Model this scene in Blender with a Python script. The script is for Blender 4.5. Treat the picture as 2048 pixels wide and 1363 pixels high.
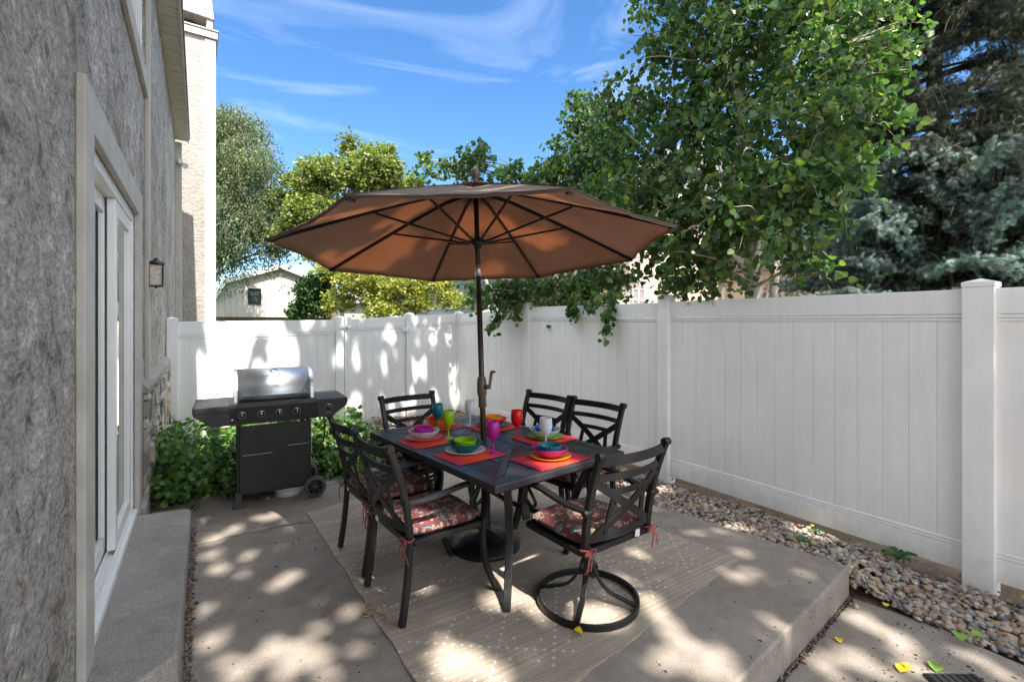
import bpy, math, random
import numpy as np
from mathutils import Vector, Matrix, Quaternion
R = math.radians
random.seed(7); RNG = np.random.default_rng(11)
for o in list(bpy.data.objects): bpy.data.objects.remove(o)
sc = bpy.context.scene; COL = sc.collection
# ---------------- camera ----------------
F = 955.0; HX = 1024.0; HY = 645.0; EYE = 1.53
TH = math.atan(636 / F); CT, ST = math.cos(TH), math.sin(TH)
cam = bpy.data.cameras.new('camera'); camo = bpy.data.objects.new('camera', cam); COL.objects.link(camo)
camo.location = (0, 0, EYE); camo.rotation_euler = (R(90), 0, -TH)
cam.sensor_width = 36; cam.lens = F / 2048 * 36; cam.shift_y = -36.5 / 2048
cam.clip_start = 0.02; cam.clip_end = 2000
sc.camera = camo
# ---------------- world, sun, exposure ----------------
SUN_EL = R(55); SUN_OFF = R(3.0)          # sun stands behind the viewer (-Y), three degrees towards -X
SD = Vector((-math.sin(SUN_OFF) * math.cos(SUN_EL), -math.cos(SUN_OFF) * math.cos(SUN_EL), math.sin(SUN_EL)))
w = bpy.data.worlds.new("World"); sc.world = w; w.use_nodes = True
nt = w.node_tree; nt.nodes.clear()
out = nt.nodes.new('ShaderNodeOutputWorld'); bg = nt.nodes.new('ShaderNodeBackground')
sky = nt.nodes.new('ShaderNodeTexSky'); sky.sky_type = 'NISHITA'; sky.sun_disc = False
sky.sun_elevation = SUN_EL; sky.sun_rotation = math.atan2(SD.x, SD.y) % (2 * math.pi)
sky.altitude = 1400; sky.air_density = 1.0; sky.dust_density = 1.1; sky.ozone_density = 3.0
tc = nt.nodes.new('ShaderNodeTexCoord'); mp = nt.nodes.new('ShaderNodeMapping')
# thin cirrus streaks
mp.inputs['Rotation'].default_value = (0, R(-14), R(20)); mp.inputs['Scale'].default_value = (1.3, 3.0, 9.0)
nz = nt.nodes.new('ShaderNodeTexNoise'); nz.inputs['Scale'].default_value = 1.25; nz.inputs['Detail'].default_value = 7
nz.inputs['Roughness'].default_value = .55; nz.inputs['Distortion'].default_value = .9
rp = nt.nodes.new('ShaderNodeValToRGB'); rp.color_ramp.elements[0].position = .50; rp.color_ramp.elements[1].position = .95
rp.color_ramp.elements[1].color = (.55, .55, .55, 1)
mx = nt.nodes.new('ShaderNodeMixRGB'); mx.inputs[2].default_value = (4.6, 5.2, 6.2, 1)
hs = nt.nodes.new('ShaderNodeHueSaturation'); hs.inputs['Saturation'].default_value = 1.2
nt.links.new(tc.outputs['Generated'], mp.inputs[0]); nt.links.new(mp.outputs[0], nz.inputs['Vector'])
nt.links.new(nz.outputs[0], rp.inputs[0]); nt.links.new(rp.outputs[0], mx.inputs[0])
nt.links.new(sky.outputs[0], hs.inputs['Color']); nt.links.new(hs.outputs[0], mx.inputs[1])
# unseen bright cloud bank overhead and behind the viewer, added as fill light
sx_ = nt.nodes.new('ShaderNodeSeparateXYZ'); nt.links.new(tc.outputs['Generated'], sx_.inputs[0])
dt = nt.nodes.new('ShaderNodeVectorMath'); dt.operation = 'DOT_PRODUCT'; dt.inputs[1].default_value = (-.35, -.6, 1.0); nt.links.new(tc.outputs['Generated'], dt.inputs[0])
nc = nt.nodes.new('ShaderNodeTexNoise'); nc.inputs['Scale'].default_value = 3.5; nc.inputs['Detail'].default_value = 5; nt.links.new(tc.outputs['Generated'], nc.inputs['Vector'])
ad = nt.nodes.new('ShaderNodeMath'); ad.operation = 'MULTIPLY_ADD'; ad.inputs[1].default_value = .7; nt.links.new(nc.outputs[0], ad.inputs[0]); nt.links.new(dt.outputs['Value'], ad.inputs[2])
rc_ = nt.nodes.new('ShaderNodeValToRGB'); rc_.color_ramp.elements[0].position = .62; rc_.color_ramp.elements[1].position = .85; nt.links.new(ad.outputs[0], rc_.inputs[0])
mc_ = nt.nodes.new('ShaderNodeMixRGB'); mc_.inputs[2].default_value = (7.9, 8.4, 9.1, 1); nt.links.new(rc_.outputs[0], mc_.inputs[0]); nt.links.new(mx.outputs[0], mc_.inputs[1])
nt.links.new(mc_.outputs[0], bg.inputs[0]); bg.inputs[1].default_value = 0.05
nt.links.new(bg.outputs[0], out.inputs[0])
sun = bpy.data.lights.new('sun', 'SUN'); sun.energy = 2.0; sun.angle = R(0.55); sun.color = (1, .93, .83)
suno = bpy.data.objects.new('sun', sun); COL.objects.link(suno); suno.location = (0, 0, 20)
suno.rotation_euler = SD.to_track_quat('Z', 'Y').to_euler()
sc.view_settings.view_transform = 'Standard'; sc.view_settings.look = 'None'
sc.view_settings.exposure = 2.68; sc.view_settings.gamma = 1
# ---------------- helpers ----------------
def ray(px, py): return (px - HX) / F, (HY - py) / F
def P(px, py, z):                # point of the photograph lying at height z
    a, v = ray(px, py); Z = (z - EYE) / v
    return Vector((a * Z * CT + Z * ST, -a * Z * ST + Z * CT, z))
def W(px, py, Z):                # point of the photograph at distance Z along the view
    a, v = ray(px, py)
    return Vector((a * Z * CT + Z * ST, -a * Z * ST + Z * CT, EYE + v * Z))
def PY(px, py, Y):               # point on the vertical plane y = Y
    a, v = ray(px, py); Z = Y / (-a * ST + CT)
    return Vector(((a * CT + ST) * Z, Y, EYE + v * Z))
def tag(o, label=None, cat=None, group=None, kind=None):
    if label: o['label'] = label
    if cat: o['category'] = cat
    if group: o['group'] = group
    if kind: o['kind'] = kind
    return o
def empty(name, loc, label, cat, group=None, rz=0, parent=None):
    o = bpy.data.objects.new(name, None); COL.objects.link(o); o.location = loc; o.rotation_euler = (0, 0, rz)
    o.empty_display_size = .1
    return tag(o, label, cat, group)
def V3(*a): return Vector(a)
class MB:
    def __init__(s): s.v = []; s.f = []; s.m = []; s.sm = []
    def add(s, vs, fs, mi=0, smooth=False):
        n = len(s.v); s.v += [tuple(v) for v in vs]
        for f in fs: s.f.append([n + i for i in f]); s.m.append(mi); s.sm.append(smooth)
    def box(s, x0, x1, y0, y1, z0, z1, mi=0, rot=None, c=None):
        vs = [Vector((x, y, z)) for z in (z0, z1) for y in (y0, y1) for x in (x0, x1)]
        if rot is not None:
            cc = Vector(c) if c is not None else Vector(((x0 + x1) / 2, (y0 + y1) / 2, (z0 + z1) / 2))
            vs = [cc + rot @ (v - cc) for v in vs]
        s.add(vs, [(0, 2, 3, 1), (4, 5, 7, 6), (0, 1, 5, 4), (2, 6, 7, 3), (0, 4, 6, 2), (1, 3, 7, 5)], mi)
        return s
    def prism(s, poly, z0, z1, mi=0):     # poly: ccw (x,y)
        n = len(poly); vs = [(x, y, z0) for x, y in poly] + [(x, y, z1) for x, y in poly]
        fs = [list(range(n))[::-1], [n + i for i in range(n)]] + [(i, (i + 1) % n, n + (i + 1) % n, n + i) for i in range(n)]
        s.add(vs, fs, mi); return s
    def extr(s, poly, axis, a0, a1, mi=0):  # poly in the plane normal to axis ('x': (y,z), 'y': (x,z))
        n = len(poly)
        g = (lambda p, a: (a, p[0], p[1])) if axis == 'x' else (lambda p, a: (p[0], a, p[1]))
        vs = [g(p, a0) for p in poly] + [g(p, a1) for p in poly]
        fs = [list(range(n)), [n + i for i in range(n)][::-1]] + [(i, n + i, n + (i + 1) % n, (i + 1) % n) for i in range(n)]
        s.add(vs, fs, mi); return s
    def sweep(s, pts, prof, ref=(0, 0, 1), scales=None, closed=False, mi=0, smooth=True, caps=True):
        pts = [Vector(p) for p in pts]; n = len(pts); m = len(prof); ref = Vector(ref); rings = []
        base = len(s.v)
        for i, p in enumerate(pts):
            if closed: t = pts[(i + 1) % n] - pts[i - 1]
            else: t = pts[min(i + 1, n - 1)] - pts[max(i - 1, 0)]
            t.normalize(); a = t.cross(ref)
            if a.length < 1e-4: a = t.cross(Vector((1, 0.2, 0)))
            a.normalize(); b = a.cross(t).normalized(); k = scales[i] if scales else 1
            s.v += [tuple(p + a * (u * k) + b * (v * k)) for u, v in prof]
        rng = n if closed else n - 1
        for i in range(rng):
            for j in range(m):
                a0 = base + i * m + j; a1 = base + i * m + (j + 1) % m; i2 = (i + 1) % n
                b0 = base + i2 * m + j; b1 = base + i2 * m + (j + 1) % m
                s.f.append([a0, a1, b1, b0]); s.m.append(mi); s.sm.append(smooth)
        if caps and not closed:
            s.f.append([base + j for j in range(m)][::-1]); s.m.append(mi); s.sm.append(False)
            s.f.append([base + (n - 1) * m + j for j in range(m)]); s.m.append(mi); s.sm.append(False)
        return s
    def tube(s, pts, r, seg=8, mi=0, closed=False, ref=(0.13, 0.21, 1)):
        rr = r if isinstance(r, (list, tuple)) else [r] * len(pts)
        prof = [(math.cos(2 * math.pi * k / seg), math.sin(2 * math.pi * k / seg)) for k in range(seg)]
        return s.sweep(pts, prof, ref, rr, closed, mi)
    def bar(s, pts, wd, th, ref=(0, 0, 1), mi=0, closed=False):   # wd across (t x ref), th along ref
        return s.sweep(pts, [(-wd / 2, -th / 2), (wd / 2, -th / 2), (wd / 2, th / 2), (-wd / 2, th / 2)], ref, None, closed, mi, smooth=False)
    def lathe(s, prof, c=(0, 0, 0), seg=32, mi=0, axis=None, smooth=True):
        base = len(s.v); c = Vector(c); q = Vector((0, 0, 1)).rotation_difference(Vector(axis)) if axis else None
        for r, z in prof:
            for k in range(seg):
                a = 2 * math.pi * k / seg; p = Vector((r * math.cos(a), r * math.sin(a), z))
                if q: p = q @ p
                s.v.append(tuple(c + p))
        for i in range(len(prof) - 1):
            for k in range(seg):
                a0 = base + i * seg + k; a1 = base + i * seg + (k + 1) % seg
                s.f.append([a0, a1, a1 + seg, a0 + seg]); s.m.append(mi); s.sm.append(smooth)
        return s
    def build(s, name, mats, parent=None, bevel=0, loc=None, sub=0, sharp=None):
        me = bpy.data.meshes.new(name); me.from_pydata(s.v, [], s.f)
        if not isinstance(mats, (list, tuple)): mats = [mats]
        for m in mats: me.materials.append(m)
        me.polygons.foreach_set('material_index', s.m); me.polygons.foreach_set('use_smooth', s.sm)
        me.update(); o = bpy.data.objects.new(name, me); COL.objects.link(o)
        if parent: o.parent = parent
        if loc is not None: o.location = loc
        if bevel:
            b = o.modifiers.new('bevel', 'BEVEL'); b.width = bevel; b.segments = 2; b.limit_method = 'ANGLE'; b.angle_limit = R(40)
            b.harden_normals = False
        if sub:
            b = o.modifiers.new('sub', 'SUBSURF'); b.levels = sub; b.render_levels = sub
        return o
def scatter(name, tv, tf, pos, rot, scl, mats, parent=None, mi=None, extra=None, smooth=False):
    """many small faces (leaves, needles, stones) merged in one mesh; rot: (n,3,3)"""
    tv = np.asarray(tv, float); n = len(pos); m = len(tv)
    scl = np.asarray(scl); scl = scl[:, None, None] if scl.ndim == 1 else scl[:, None, :]
    V = np.einsum('nij,nmj->nmi', rot, tv[None] * scl) + np.asarray(pos)[:, None, :]
    V = V.reshape(-1, 3); nf = len(tf); k = len(tf[0])
    Fc = (np.asarray(tf)[None] + (np.arange(n) * m)[:, None, None]).reshape(-1, k)
    me = bpy.data.meshes.new(name)
    ev = extra.v if extra else []; ef = extra.f if extra else []
    nv = len(V); lt = [k] * len(Fc) + [len(f) for f in ef]
    allv = np.concatenate([V, np.asarray(ev, float).reshape(-1, 3)]) if ev else V
    loops = Fc.ravel(); 
    if ef: loops = np.concatenate([loops, np.asarray([i + nv for f in ef for i in f])])
    me.vertices.add(len(allv)); me.vertices.foreach_set('co', allv.ravel())
    me.loops.add(len(loops)); me.loops.foreach_set('vertex_index', loops.astype(np.int32))
    lt = np.asarray(lt, np.int32); ls = np.concatenate([[0], np.cumsum(lt)[:-1]]).astype(np.int32)
    me.polygons.add(len(lt)); me.polygons.foreach_set('loop_start', ls); me.polygons.foreach_set('loop_total', lt)
    mm = np.zeros(len(lt), np.int32)
    if extra: mm[len(Fc):] = 1
    if mi is not None: mm[:len(Fc)] = np.repeat(mi, nf)
    if not isinstance(mats, (list, tuple)): mats = [mats]
    for q in mats: me.materials.append(q)
    me.polygons.foreach_set('material_index', mm)
    if smooth: me.polygons.foreach_set('use_smooth', np.ones(len(lt), bool))
    me.update(calc_edges=True); me.validate()
    o = bpy.data.objects.new(name, me); COL.objects.link(o)
    if parent: o.parent = parent
    return o
def rotmats(n, tilt=None, up=None):
    """random rotations; with tilt (radians) the local z axis stays within tilt of up"""
    a = RNG.uniform(0, 2 * np.pi, n)
    if tilt is None:
        q = RNG.normal(size=(n, 4)); q /= np.linalg.norm(q, axis=1)[:, None]
        w_, x, y, z = q.T
        return np.stack([np.stack([1 - 2 * (y * y + z * z), 2 * (x * y - z * w_), 2 * (x * z + y * w_)], -1),
                         np.stack([2 * (x * y + z * w_), 1 - 2 * (x * x + z * z), 2 * (y * z - x * w_)], -1),
                         np.stack([2 * (x * z - y * w_), 2 * (y * z + x * w_), 1 - 2 * (x * x + y * y)], -1)], 1)
    t = tilt * np.sqrt(RNG.uniform(0, 1, n)); b = RNG.uniform(0, 2 * np.pi, n)
    zax = np.stack([np.sin(t) * np.cos(b), np.sin(t) * np.sin(b), np.cos(t)], -1)
    h = np.stack([np.cos(a), np.sin(a), 0 * a], -1)
    x = h - zax * np.sum(h * zax, 1)[:, None]; x /= np.linalg.norm(x, axis=1)[:, None]
    y = np.cross(zax, x)
    return np.stack([x, y, zax], -1)
def frames(dirs, roll=None):
    """rotation matrices whose local y axis is dirs"""
    d = dirs / np.linalg.norm(dirs, axis=1)[:, None]; n = len(d)
    h = RNG.normal(size=(n, 3)) if roll is None else np.asarray(roll, float)
    x = np.cross(d, h); x /= np.linalg.norm(x, axis=1)[:, None] + 1e-9
    z = np.cross(x, d)
    return np.stack([x, d, z], -1)
# ---------------- materials ----------------
def newmat(name):
    m = bpy.data.materials.new(name); m.use_nodes = True; t = m.node_tree; b = t.nodes['Principled BSDF']
    return m, t, b
def nd(t, typ, **kw):
    n = t.nodes.new(typ)
    for k, v in kw.items():
        if k.startswith('_'): setattr(n, k[1:], v)
        else: n.inputs[k.replace('__', ' ')].default_value = v
    return n
def coords(t, scale=(1, 1, 1), rot=(0, 0, 0), world=False):
    if world:
        g = t.nodes.new('ShaderNodeNewGeometry'); src = g.outputs['Position']
    else:
        g = t.nodes.new('ShaderNodeTexCoord'); src = g.outputs['Object']
    m = t.nodes.new('ShaderNodeMapping'); m.inputs['Scale'].default_value = scale; m.inputs['Rotation'].default_value = rot
    t.links.new(src, m.inputs[0]); return m.outputs[0]
def ramp(t, fac, stops):
    r = t.nodes.new('ShaderNodeValToRGB'); e = r.color_ramp.elements
    while len(e) < len(stops): e.new(.5)
    for i, (p, c) in enumerate(stops):
        e[i].position = p; e[i].color = (c, c, c, 1) if isinstance(c, (int, float)) else (*c, 1)
    t.links.new(fac, r.inputs[0]); return r.outputs[0]
def noise(t, vec, scale, detail=4, rough=.55, dist=0):
    n = nd(t, 'ShaderNodeTexNoise', Scale=scale, Detail=detail, Roughness=rough, Distortion=dist); t.links.new(vec, n.inputs['Vector'])
    return n.outputs[0]
def mixc(t, fac, a, b, mode='MIX'):
    m = t.nodes.new('ShaderNodeMixRGB'); m.blend_type = mode
    for i, x in enumerate((fac, a, b)):
        if isinstance(x, (int, float)): m.inputs[i].default_value = x if i == 0 else (x, x, x, 1)
        elif isinstance(x, tuple): m.inputs[i].default_value = (*x, 1)
        else: t.links.new(x, m.inputs[i])
    return m.outputs[0]
def math_(t, op, a, b=None, c=None):
    m = t.nodes.new('ShaderNodeMath'); m.operation = op
    for i, x in enumerate((a, b, c)):
        if x is None: continue
        if isinstance(x, (int, float)): m.inputs[i].default_value = x
        else: t.links.new(x, m.inputs[i])
    return m.outputs[0]
def bump(t, b, h, strength=.5, dist=.01, prev=None):
    n = nd(t, 'ShaderNodeBump', Strength=strength, Distance=dist); t.links.new(h, n.inputs['Height'])
    if prev is not None: t.links.new(prev, n.inputs['Normal'])
    t.links.new(n.outputs[0], b.inputs['Normal']); return n.outputs[0]
def simple(name, col, rough=.5, metal=0, var=.12, scale=8, bmp=.0, bscale=60, world=False, spec=.5):
    m, t, b = newmat(name); v = coords(t, world=world)
    n = noise(t, v, scale, 5, .6)
    lo = tuple(c * (1 - var) for c in col); hi = tuple(min(1, c * (1 + var)) for c in col)
    t.links.new(ramp(t, n, [(.3, lo), (.7, hi)]), b.inputs['Base Color'])
    n2 = noise(t, v, scale * 3, 3)
    t.links.new(ramp(t, n2, [(.3, max(0, rough - .08)), (.7, min(1, rough + .08))]), b.inputs['Roughness'])
    b.inputs['Metallic'].default_value = metal; b.inputs['Specular IOR Level'].default_value = spec
    if bmp: bump(t, b, noise(t, v, bscale, 3), bmp, .003 if bscale > 20 else .03)
    return m
def leafmat(name, stops, trans=.35, rough=.45, tcol=1.25, spec=.4):
    m, t, b = newmat(name); g = t.nodes.new('ShaderNodeNewGeometry')
    c = ramp(t, g.outputs['Random Per Island'], stops)
    v = coords(t, world=True); c = mixc(t, 1.0, c, ramp(t, noise(t, v, 1.1, 3), [(.35, .72), (.65, 1.2)]), 'MULTIPLY')
    t.links.new(c, b.inputs['Base Color']); b.inputs['Roughness'].default_value = rough; b.inputs['Specular IOR Level'].default_value = spec
    tr = t.nodes.new('ShaderNodeBsdfTranslucent'); t.links.new(mixc(t, 1.0, c, (tcol * 1.1, tcol * 1.35, tcol * .45), 'MULTIPLY'), tr.inputs[0])
    mixs = t.nodes.new('ShaderNodeMixShader'); mixs.inputs[0].default_value = trans
    o = t.nodes['Material Output']; t.links.new(b.outputs[0], mixs.inputs[1]); t.links.new(tr.outputs[0], mixs.inputs[2]); t.links.new(mixs.outputs[0], o.inputs[0])
    return m
M = {}
# rough trowelled stucco, streaked vertically
def stucco(name, lo, hi, sc_=(9, 3.0, 4.2), bstr=1.0, bd=.028):
    m, t, b = newmat(name); v1 = coords(t); v = coords(t, sc_)
    patch = noise(t, v1, 1.5, 5, .6, .5); grit = noise(t, coords(t, (1, .45, .9)), 75, 8, .85); fine = noise(t, v1, 260, 3, .7)
    pit = noise(t, v, 2.2, 12, .78, .9); pit2 = noise(t, coords(t, (24, 8.5, 12)), 1.6, 10, .8, .4)
    c = ramp(t, patch, [(.32, lo), (.66, hi)])
    c = mixc(t, .9, c, ramp(t, grit, [(.38, .38), (.5, 1.), (.62, 1.38)]), 'MULTIPLY')
    mk = math_(t, 'ADD', pit, math_(t, 'MULTIPLY', math_(t, 'SUBTRACT', patch, .5), .22))
    c = mixc(t, 1., c, ramp(t, mk, [(.36, (.34, .31, .28)), (.43, (.62, .59, .56)), (.47, (1, 1, 1)), (.62, (1.05, 1.05, 1.05))]), 'MULTIPLY')
    c = mixc(t, .85, c, ramp(t, pit2, [(.34, (.42, .39, .36)), (.42, (.95, .95, .95)), (.6, (1.05, 1.05, 1.05))]), 'MULTIPLY')
    t.links.new(c, b.inputs['Base Color']); b.inputs['Roughness'].default_value = .92
    hh = math_(t, 'ADD', math_(t, 'ADD', ramp(t, mk, [(.38, 0.), (.56, 1.)]), math_(t, 'MULTIPLY', ramp(t, pit2, [(.36, 0.), (.48, 1.)]), .5)), math_(t, 'MULTIPLY', grit, .7))
    bump(t, b, hh, bstr, bd); return m
M['stucco'] = stucco('stucco', (.66, .595, .525), (.82, .765, .70))
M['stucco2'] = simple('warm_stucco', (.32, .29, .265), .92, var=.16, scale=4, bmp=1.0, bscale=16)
M['trim'] = simple('stucco_trim', (.44, .415, .37), .9, var=.14, scale=5, bmp=.6, bscale=110)
M['trimside'] = M['trim']
def concrete(name, lo, hi, world=True, crack=True):
    m, t, b = newmat(name); v = coords(t, world=world)
    n1 = noise(t, v, 1.1, 7, .65, .4); n2 = noise(t, v, 9, 6, .7); n3 = noise(t, v, 210, 3, .8); n4 = noise(t, v, 45, 5, .75)
    c = ramp(t, n1, [(.3, lo), (.68, hi)])
    c = mixc(t, .75, c, ramp(t, n2, [(.25, .70), (.75, 1.24)]), 'MULTIPLY')
    c = mixc(t, .9, c, ramp(t, n3, [(.34, .5), (.5, 1.), (.66, 1.5)]), 'MULTIPLY')
    c = mixc(t, 1.0, c, ramp(t, n4, [(.26, .5), (.38, 1.0)]), 'MULTIPLY')
    st = noise(t, coords(t, (1, 1, .3), world=world), 2.7, 5, .6, 1.2); c = mixc(t, ramp(t, st, [(.60, 0.), (.72, .35)]), c, (.17, .155, .11))
    h = math_(t, 'ADD', n3, math_(t, 'MULTIPLY', n4, .9))
    if crack:
        wn = nd(t, 'ShaderNodeTexNoise', Scale=2.2, Detail=5.); t.links.new(v, wn.inputs['Vector'])
        mv = t.nodes.new('ShaderNodeVectorMath'); mv.operation = 'MULTIPLY_ADD'; mv.inputs[1].default_value = (.35, .35, 0); t.links.new(wn.outputs['Color'], mv.inputs[0]); t.links.new(v, mv.inputs[2])
        vo = nd(t, 'ShaderNodeTexVoronoi', Scale=.42, _feature='DISTANCE_TO_EDGE'); t.links.new(mv.outputs[0], vo.inputs['Vector'])
        ck = ramp(t, vo.outputs['Distance'], [(.0, 1.), (.0022, .7), (.005, 0.)]); gx_ = t.nodes.new('ShaderNodeSeparateXYZ'); t.links.new(v, gx_.inputs[0]); ck = math_(t, 'MULTIPLY', ck, math_(t, 'LESS_THAN', gx_.outputs[0], .78)); c = mixc(t, math_(t, 'MULTIPLY', ck, .75), c, (.05, .045, .04)); h = math_(t, 'SUBTRACT', h, math_(t, 'MULTIPLY', ck, 2.))
    t.links.new(c, b.inputs['Base Color']); b.inputs['Roughness'].default_value = .87
    bump(t, b, h, .7, .005); return m
M['conc'] = concrete('concrete', (.232, .197, .168), (.355, .312, .272))
M['conc2'] = concrete('step_concrete', (.27, .245, .22), (.39, .36, .33), crack=False)
M['conc3'] = concrete('slab_edge_concrete', (.15, .14, .12), (.25, .24, .215))
def vinyl(name, col, rough=.38):
    m, t, b = newmat(name); v = coords(t, world=True)
    n1 = noise(t, v, 1.4, 4); n2 = noise(t, coords(t, (14, 14, 1.4), world=True), 1.5, 6, .7)
    c = mixc(t, 1.0, col, ramp(t, n1, [(.3, .93), (.7, 1.03)]), 'MULTIPLY')
    c = mixc(t, .5, c, ramp(t, n2, [(.3, .9), (.6, 1.02)]), 'MULTIPLY')
    g = t.nodes.new('ShaderNodeNewGeometry'); sp = t.nodes.new('ShaderNodeSeparateXYZ'); t.links.new(g.outputs['Position'], sp.inputs[0])
    dz = math_(t, 'ADD', sp.outputs[2], math_(t, 'MULTIPLY', noise(t, v, 6, 5, .7), .5))
    c = mixc(t, ramp(t, dz, [(.12, .3), (.3, 0.)]), c, (.42, .36, .29))     # splashed soil near the ground
    sp_ = noise(t, v, 55, 2); c = mixc(t, ramp(t, sp_, [(.74, 0.), (.78, .5)]), c, (.3, .25, .2))
    t.links.new(c, b.inputs['Base Color']); b.inputs['Roughness'].default_value = rough
    bump(t, b, noise(t, coords(t, (1, 1, .4), world=True), 5, 2), .12, .01)
    return m
M['vinyl'] = vinyl('white_vinyl', (.87, .87, .865))
M['white'] = simple('white_painted_frame', (.78, .78, .76), .35, var=.03)
M['whitetrim'] = simple('white_painted_board', (.82, .81, .79), .6, var=.04, bmp=.2)
M['black'] = simple('black_powder_coated_metal', (.011, .011, .012), .4, .0, var=.2, scale=14, bmp=.15, bscale=300, spec=.4)
M['tabletop'] = simple('dark_table_top', (.028, .029, .033), .36, .0, var=.12, scale=9, bmp=.1, bscale=200)
M['blackmat'] = simple('black_enamel', (.014, .014, .015), .5, .0, var=.3, bmp=.25, bscale=500)
M['plastic'] = simple('black_plastic', (.03, .03, .032), .5, var=.2)
M['tyre'] = simple('grey_rubber', (.09, .09, .09), .7, var=.25, scale=20)
M['polebronze'] = simple('bronze_pole', (.045, .035, .028), .4, .3, var=.2)
M['bronze'] = simple('brown_plastic', (.11, .08, .06), .45, .0, var=.25, scale=30)
M['chrome'] = simple('chrome', (.7, .7, .7), .18, 1, var=.05)
M['lampglass'] = simple('seeded_lamp_glass', (.55, .5, .42), .12, var=.3, scale=30)
def steel():
    m, t, b = newmat('brushed_steel'); v = coords(t, (1, 120, 120)); n = noise(t, v, 4, 4); n2 = noise(t, coords(t), 6, 5)
    t.links.new(ramp(t, n2, [(.3, (.5, .52, .54)), (.7, (.66, .67, .68))]), b.inputs['Base Color']); b.inputs['Metallic'].default_value = 1
    t.links.new(ramp(t, n, [(.3, .32), (.7, .46)]), b.inputs['Roughness']); bump(t, b, n, .08, .001); return m
M['steel'] = steel()
def glass(name, tint=(.75, .8, .8)):
    m, t, b = newmat(name); t.nodes.remove(b); o = t.nodes['Material Output']
    tr = nd(t, 'ShaderNodeBsdfTransparent'); tr.inputs[0].default_value = (*tint, 1)
    gl = nd(t, 'ShaderNodeBsdfGlossy', Roughness=.015); gl.inputs[0].default_value = (.95, .97, .97, 1)
    fr = nd(t, 'ShaderNodeFresnel', IOR=1.55); k = math_(t, 'MULTIPLY_ADD', fr.outputs[0], 1.6, .06)
    n = noise(t, coords(t, world=True), .9, 2); bp = nd(t, 'ShaderNodeBump', Strength=.05, Distance=.03); t.links.new(n, bp.inputs['Height']); t.links.new(bp.outputs[0], gl.inputs['Normal'])
    mx_ = t.nodes.new('ShaderNodeMixShader'); mc = t.nodes.new('ShaderNodeClamp'); t.links.new(k, mc.inputs[0])
    t.links.new(mc.outputs[0], mx_.inputs[0]); t.links.new(tr.outputs[0], mx_.inputs[1]); t.links.new(gl.outputs[0], mx_.inputs[2]); t.links.new(mx_.outputs[0], o.inputs[0])
    return m
M['glass'] = glass('window_glass')
M['curtain'] = simple('pale_curtain', (.55, .56, .56), .9, var=.1)
M['room'] = simple('room_paint', (.35, .33, .3), .9)
M['bark'] = simple('pale_aspen_bark', (.42, .40, .33), .85, var=.3, scale=14, bmp=.6, bscale=40, world=True)
M['barkdark'] = simple('brown_bark', (.14, .10, .075), .9, var=.35, scale=16, bmp=.7, bscale=40, world=True)
M['twig'] = simple('twig', (.23, .19, .12), .8, var=.25, world=True)
M['aspen'] = leafmat('aspen_leaf', [(0, (.03, .075, .035)), (.3, (.055, .12, .052)), (.6, (.09, .165, .06)), (.85, (.15, .24, .07)), (1, (.27, .33, .09))], .38, .36)
M['shadeleaf'] = leafmat('shade_tree_leaf', [(0, (.03, .07, .02)), (1, (.07, .13, .03))], .25)
M['vine'] = leafmat('vine_leaf', [(0, (.04, .10, .03)), (.5, (.08, .18, .045)), (.85, (.17, .29, .07)), (1, (.28, .34, .08))], .32, .35)
M['willow'] = leafmat('small_willow_leaf', [(0, (.05, .085, .04)), (.5, (.085, .13, .055)), (1, (.15, .19, .09))], .3)
M['yellow'] = leafmat('yellow_green_leaf', [(0, (.13, .17, .035)), (.4, (.25, .27, .055)), (.8, (.36, .34, .075)), (1, (.44, .39, .1))], .38)
M['greenleaf'] = leafmat('green_leaf', [(0, (.08, .125, .03)), (.5, (.16, .20, .05)), (1, (.28, .30, .08))], .35)
M['darkleaf'] = leafmat('dark_green_leaf', [(0, (.02, .06, .015)), (1, (.06, .13, .03))], .3)
M['needle'] = leafmat('spruce_needle', [(0, (.035, .055, .04)), (.5, (.065, .09, .065)), (1, (.11, .13, .09))], .1, .6)
M['needleblue'] = leafmat('blue_spruce_needle', [(0, (.11, .17, .16)), (.5, (.20, .29, .28)), (1, (.33, .43, .42))], .1, .6, 1.0)
def stone(name, stops):
    m, t, b = newmat(name); g = t.nodes.new('ShaderNodeNewGeometry'); c = ramp(t, g.outputs['Random Per Island'], stops)
    n = noise(t, coords(t, world=True), 60, 5, .7); c = mixc(t, .8, c, ramp(t, n, [(.3, .65), (.7, 1.3)]), 'MULTIPLY')
    t.links.new(c, b.inputs['Base Color']); b.inputs['Roughness'].default_value = .75; bump(t, b, n, .4, .004); return m
M['gravel'] = stone('river_gravel', [(0, (.11, .11, .12)), (.16, (.22, .22, .23)), (.32, (.38, .35, .30)), (.5, (.36, .22, .14)), (.66, (.46, .38, .29)), (.84, (.20, .13, .09)), (1, (.56, .53, .48))])
M['veneer'] = stone('stone_veneer', [(0, (.17, .16, .15)), (.4, (.3, .27, .23)), (.7, (.38, .31, .23)), (1, (.45, .42, .38))])
def soil(name, a, b_):
    m, t, b = newmat(name); v = coords(t, world=True); n = noise(t, v, 7, 8, .7); n2 = noise(t, v, 80, 4, .7)
    c = mixc(t, .7, ramp(t, n, [(.3, a), (.7, b_)]), ramp(t, n2, [(.3, .5), (.7, 1.3)]), 'MULTIPLY')
    t.links.new(c, b.inputs['Base Color']); b.inputs['Roughness'].default_value = .95; bump(t, b, math_(t, 'ADD', n, n2), .9, .02); return m
M['soil'] = soil('dry_soil', (.13, .09, .06), (.26, .19, .13))
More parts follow.
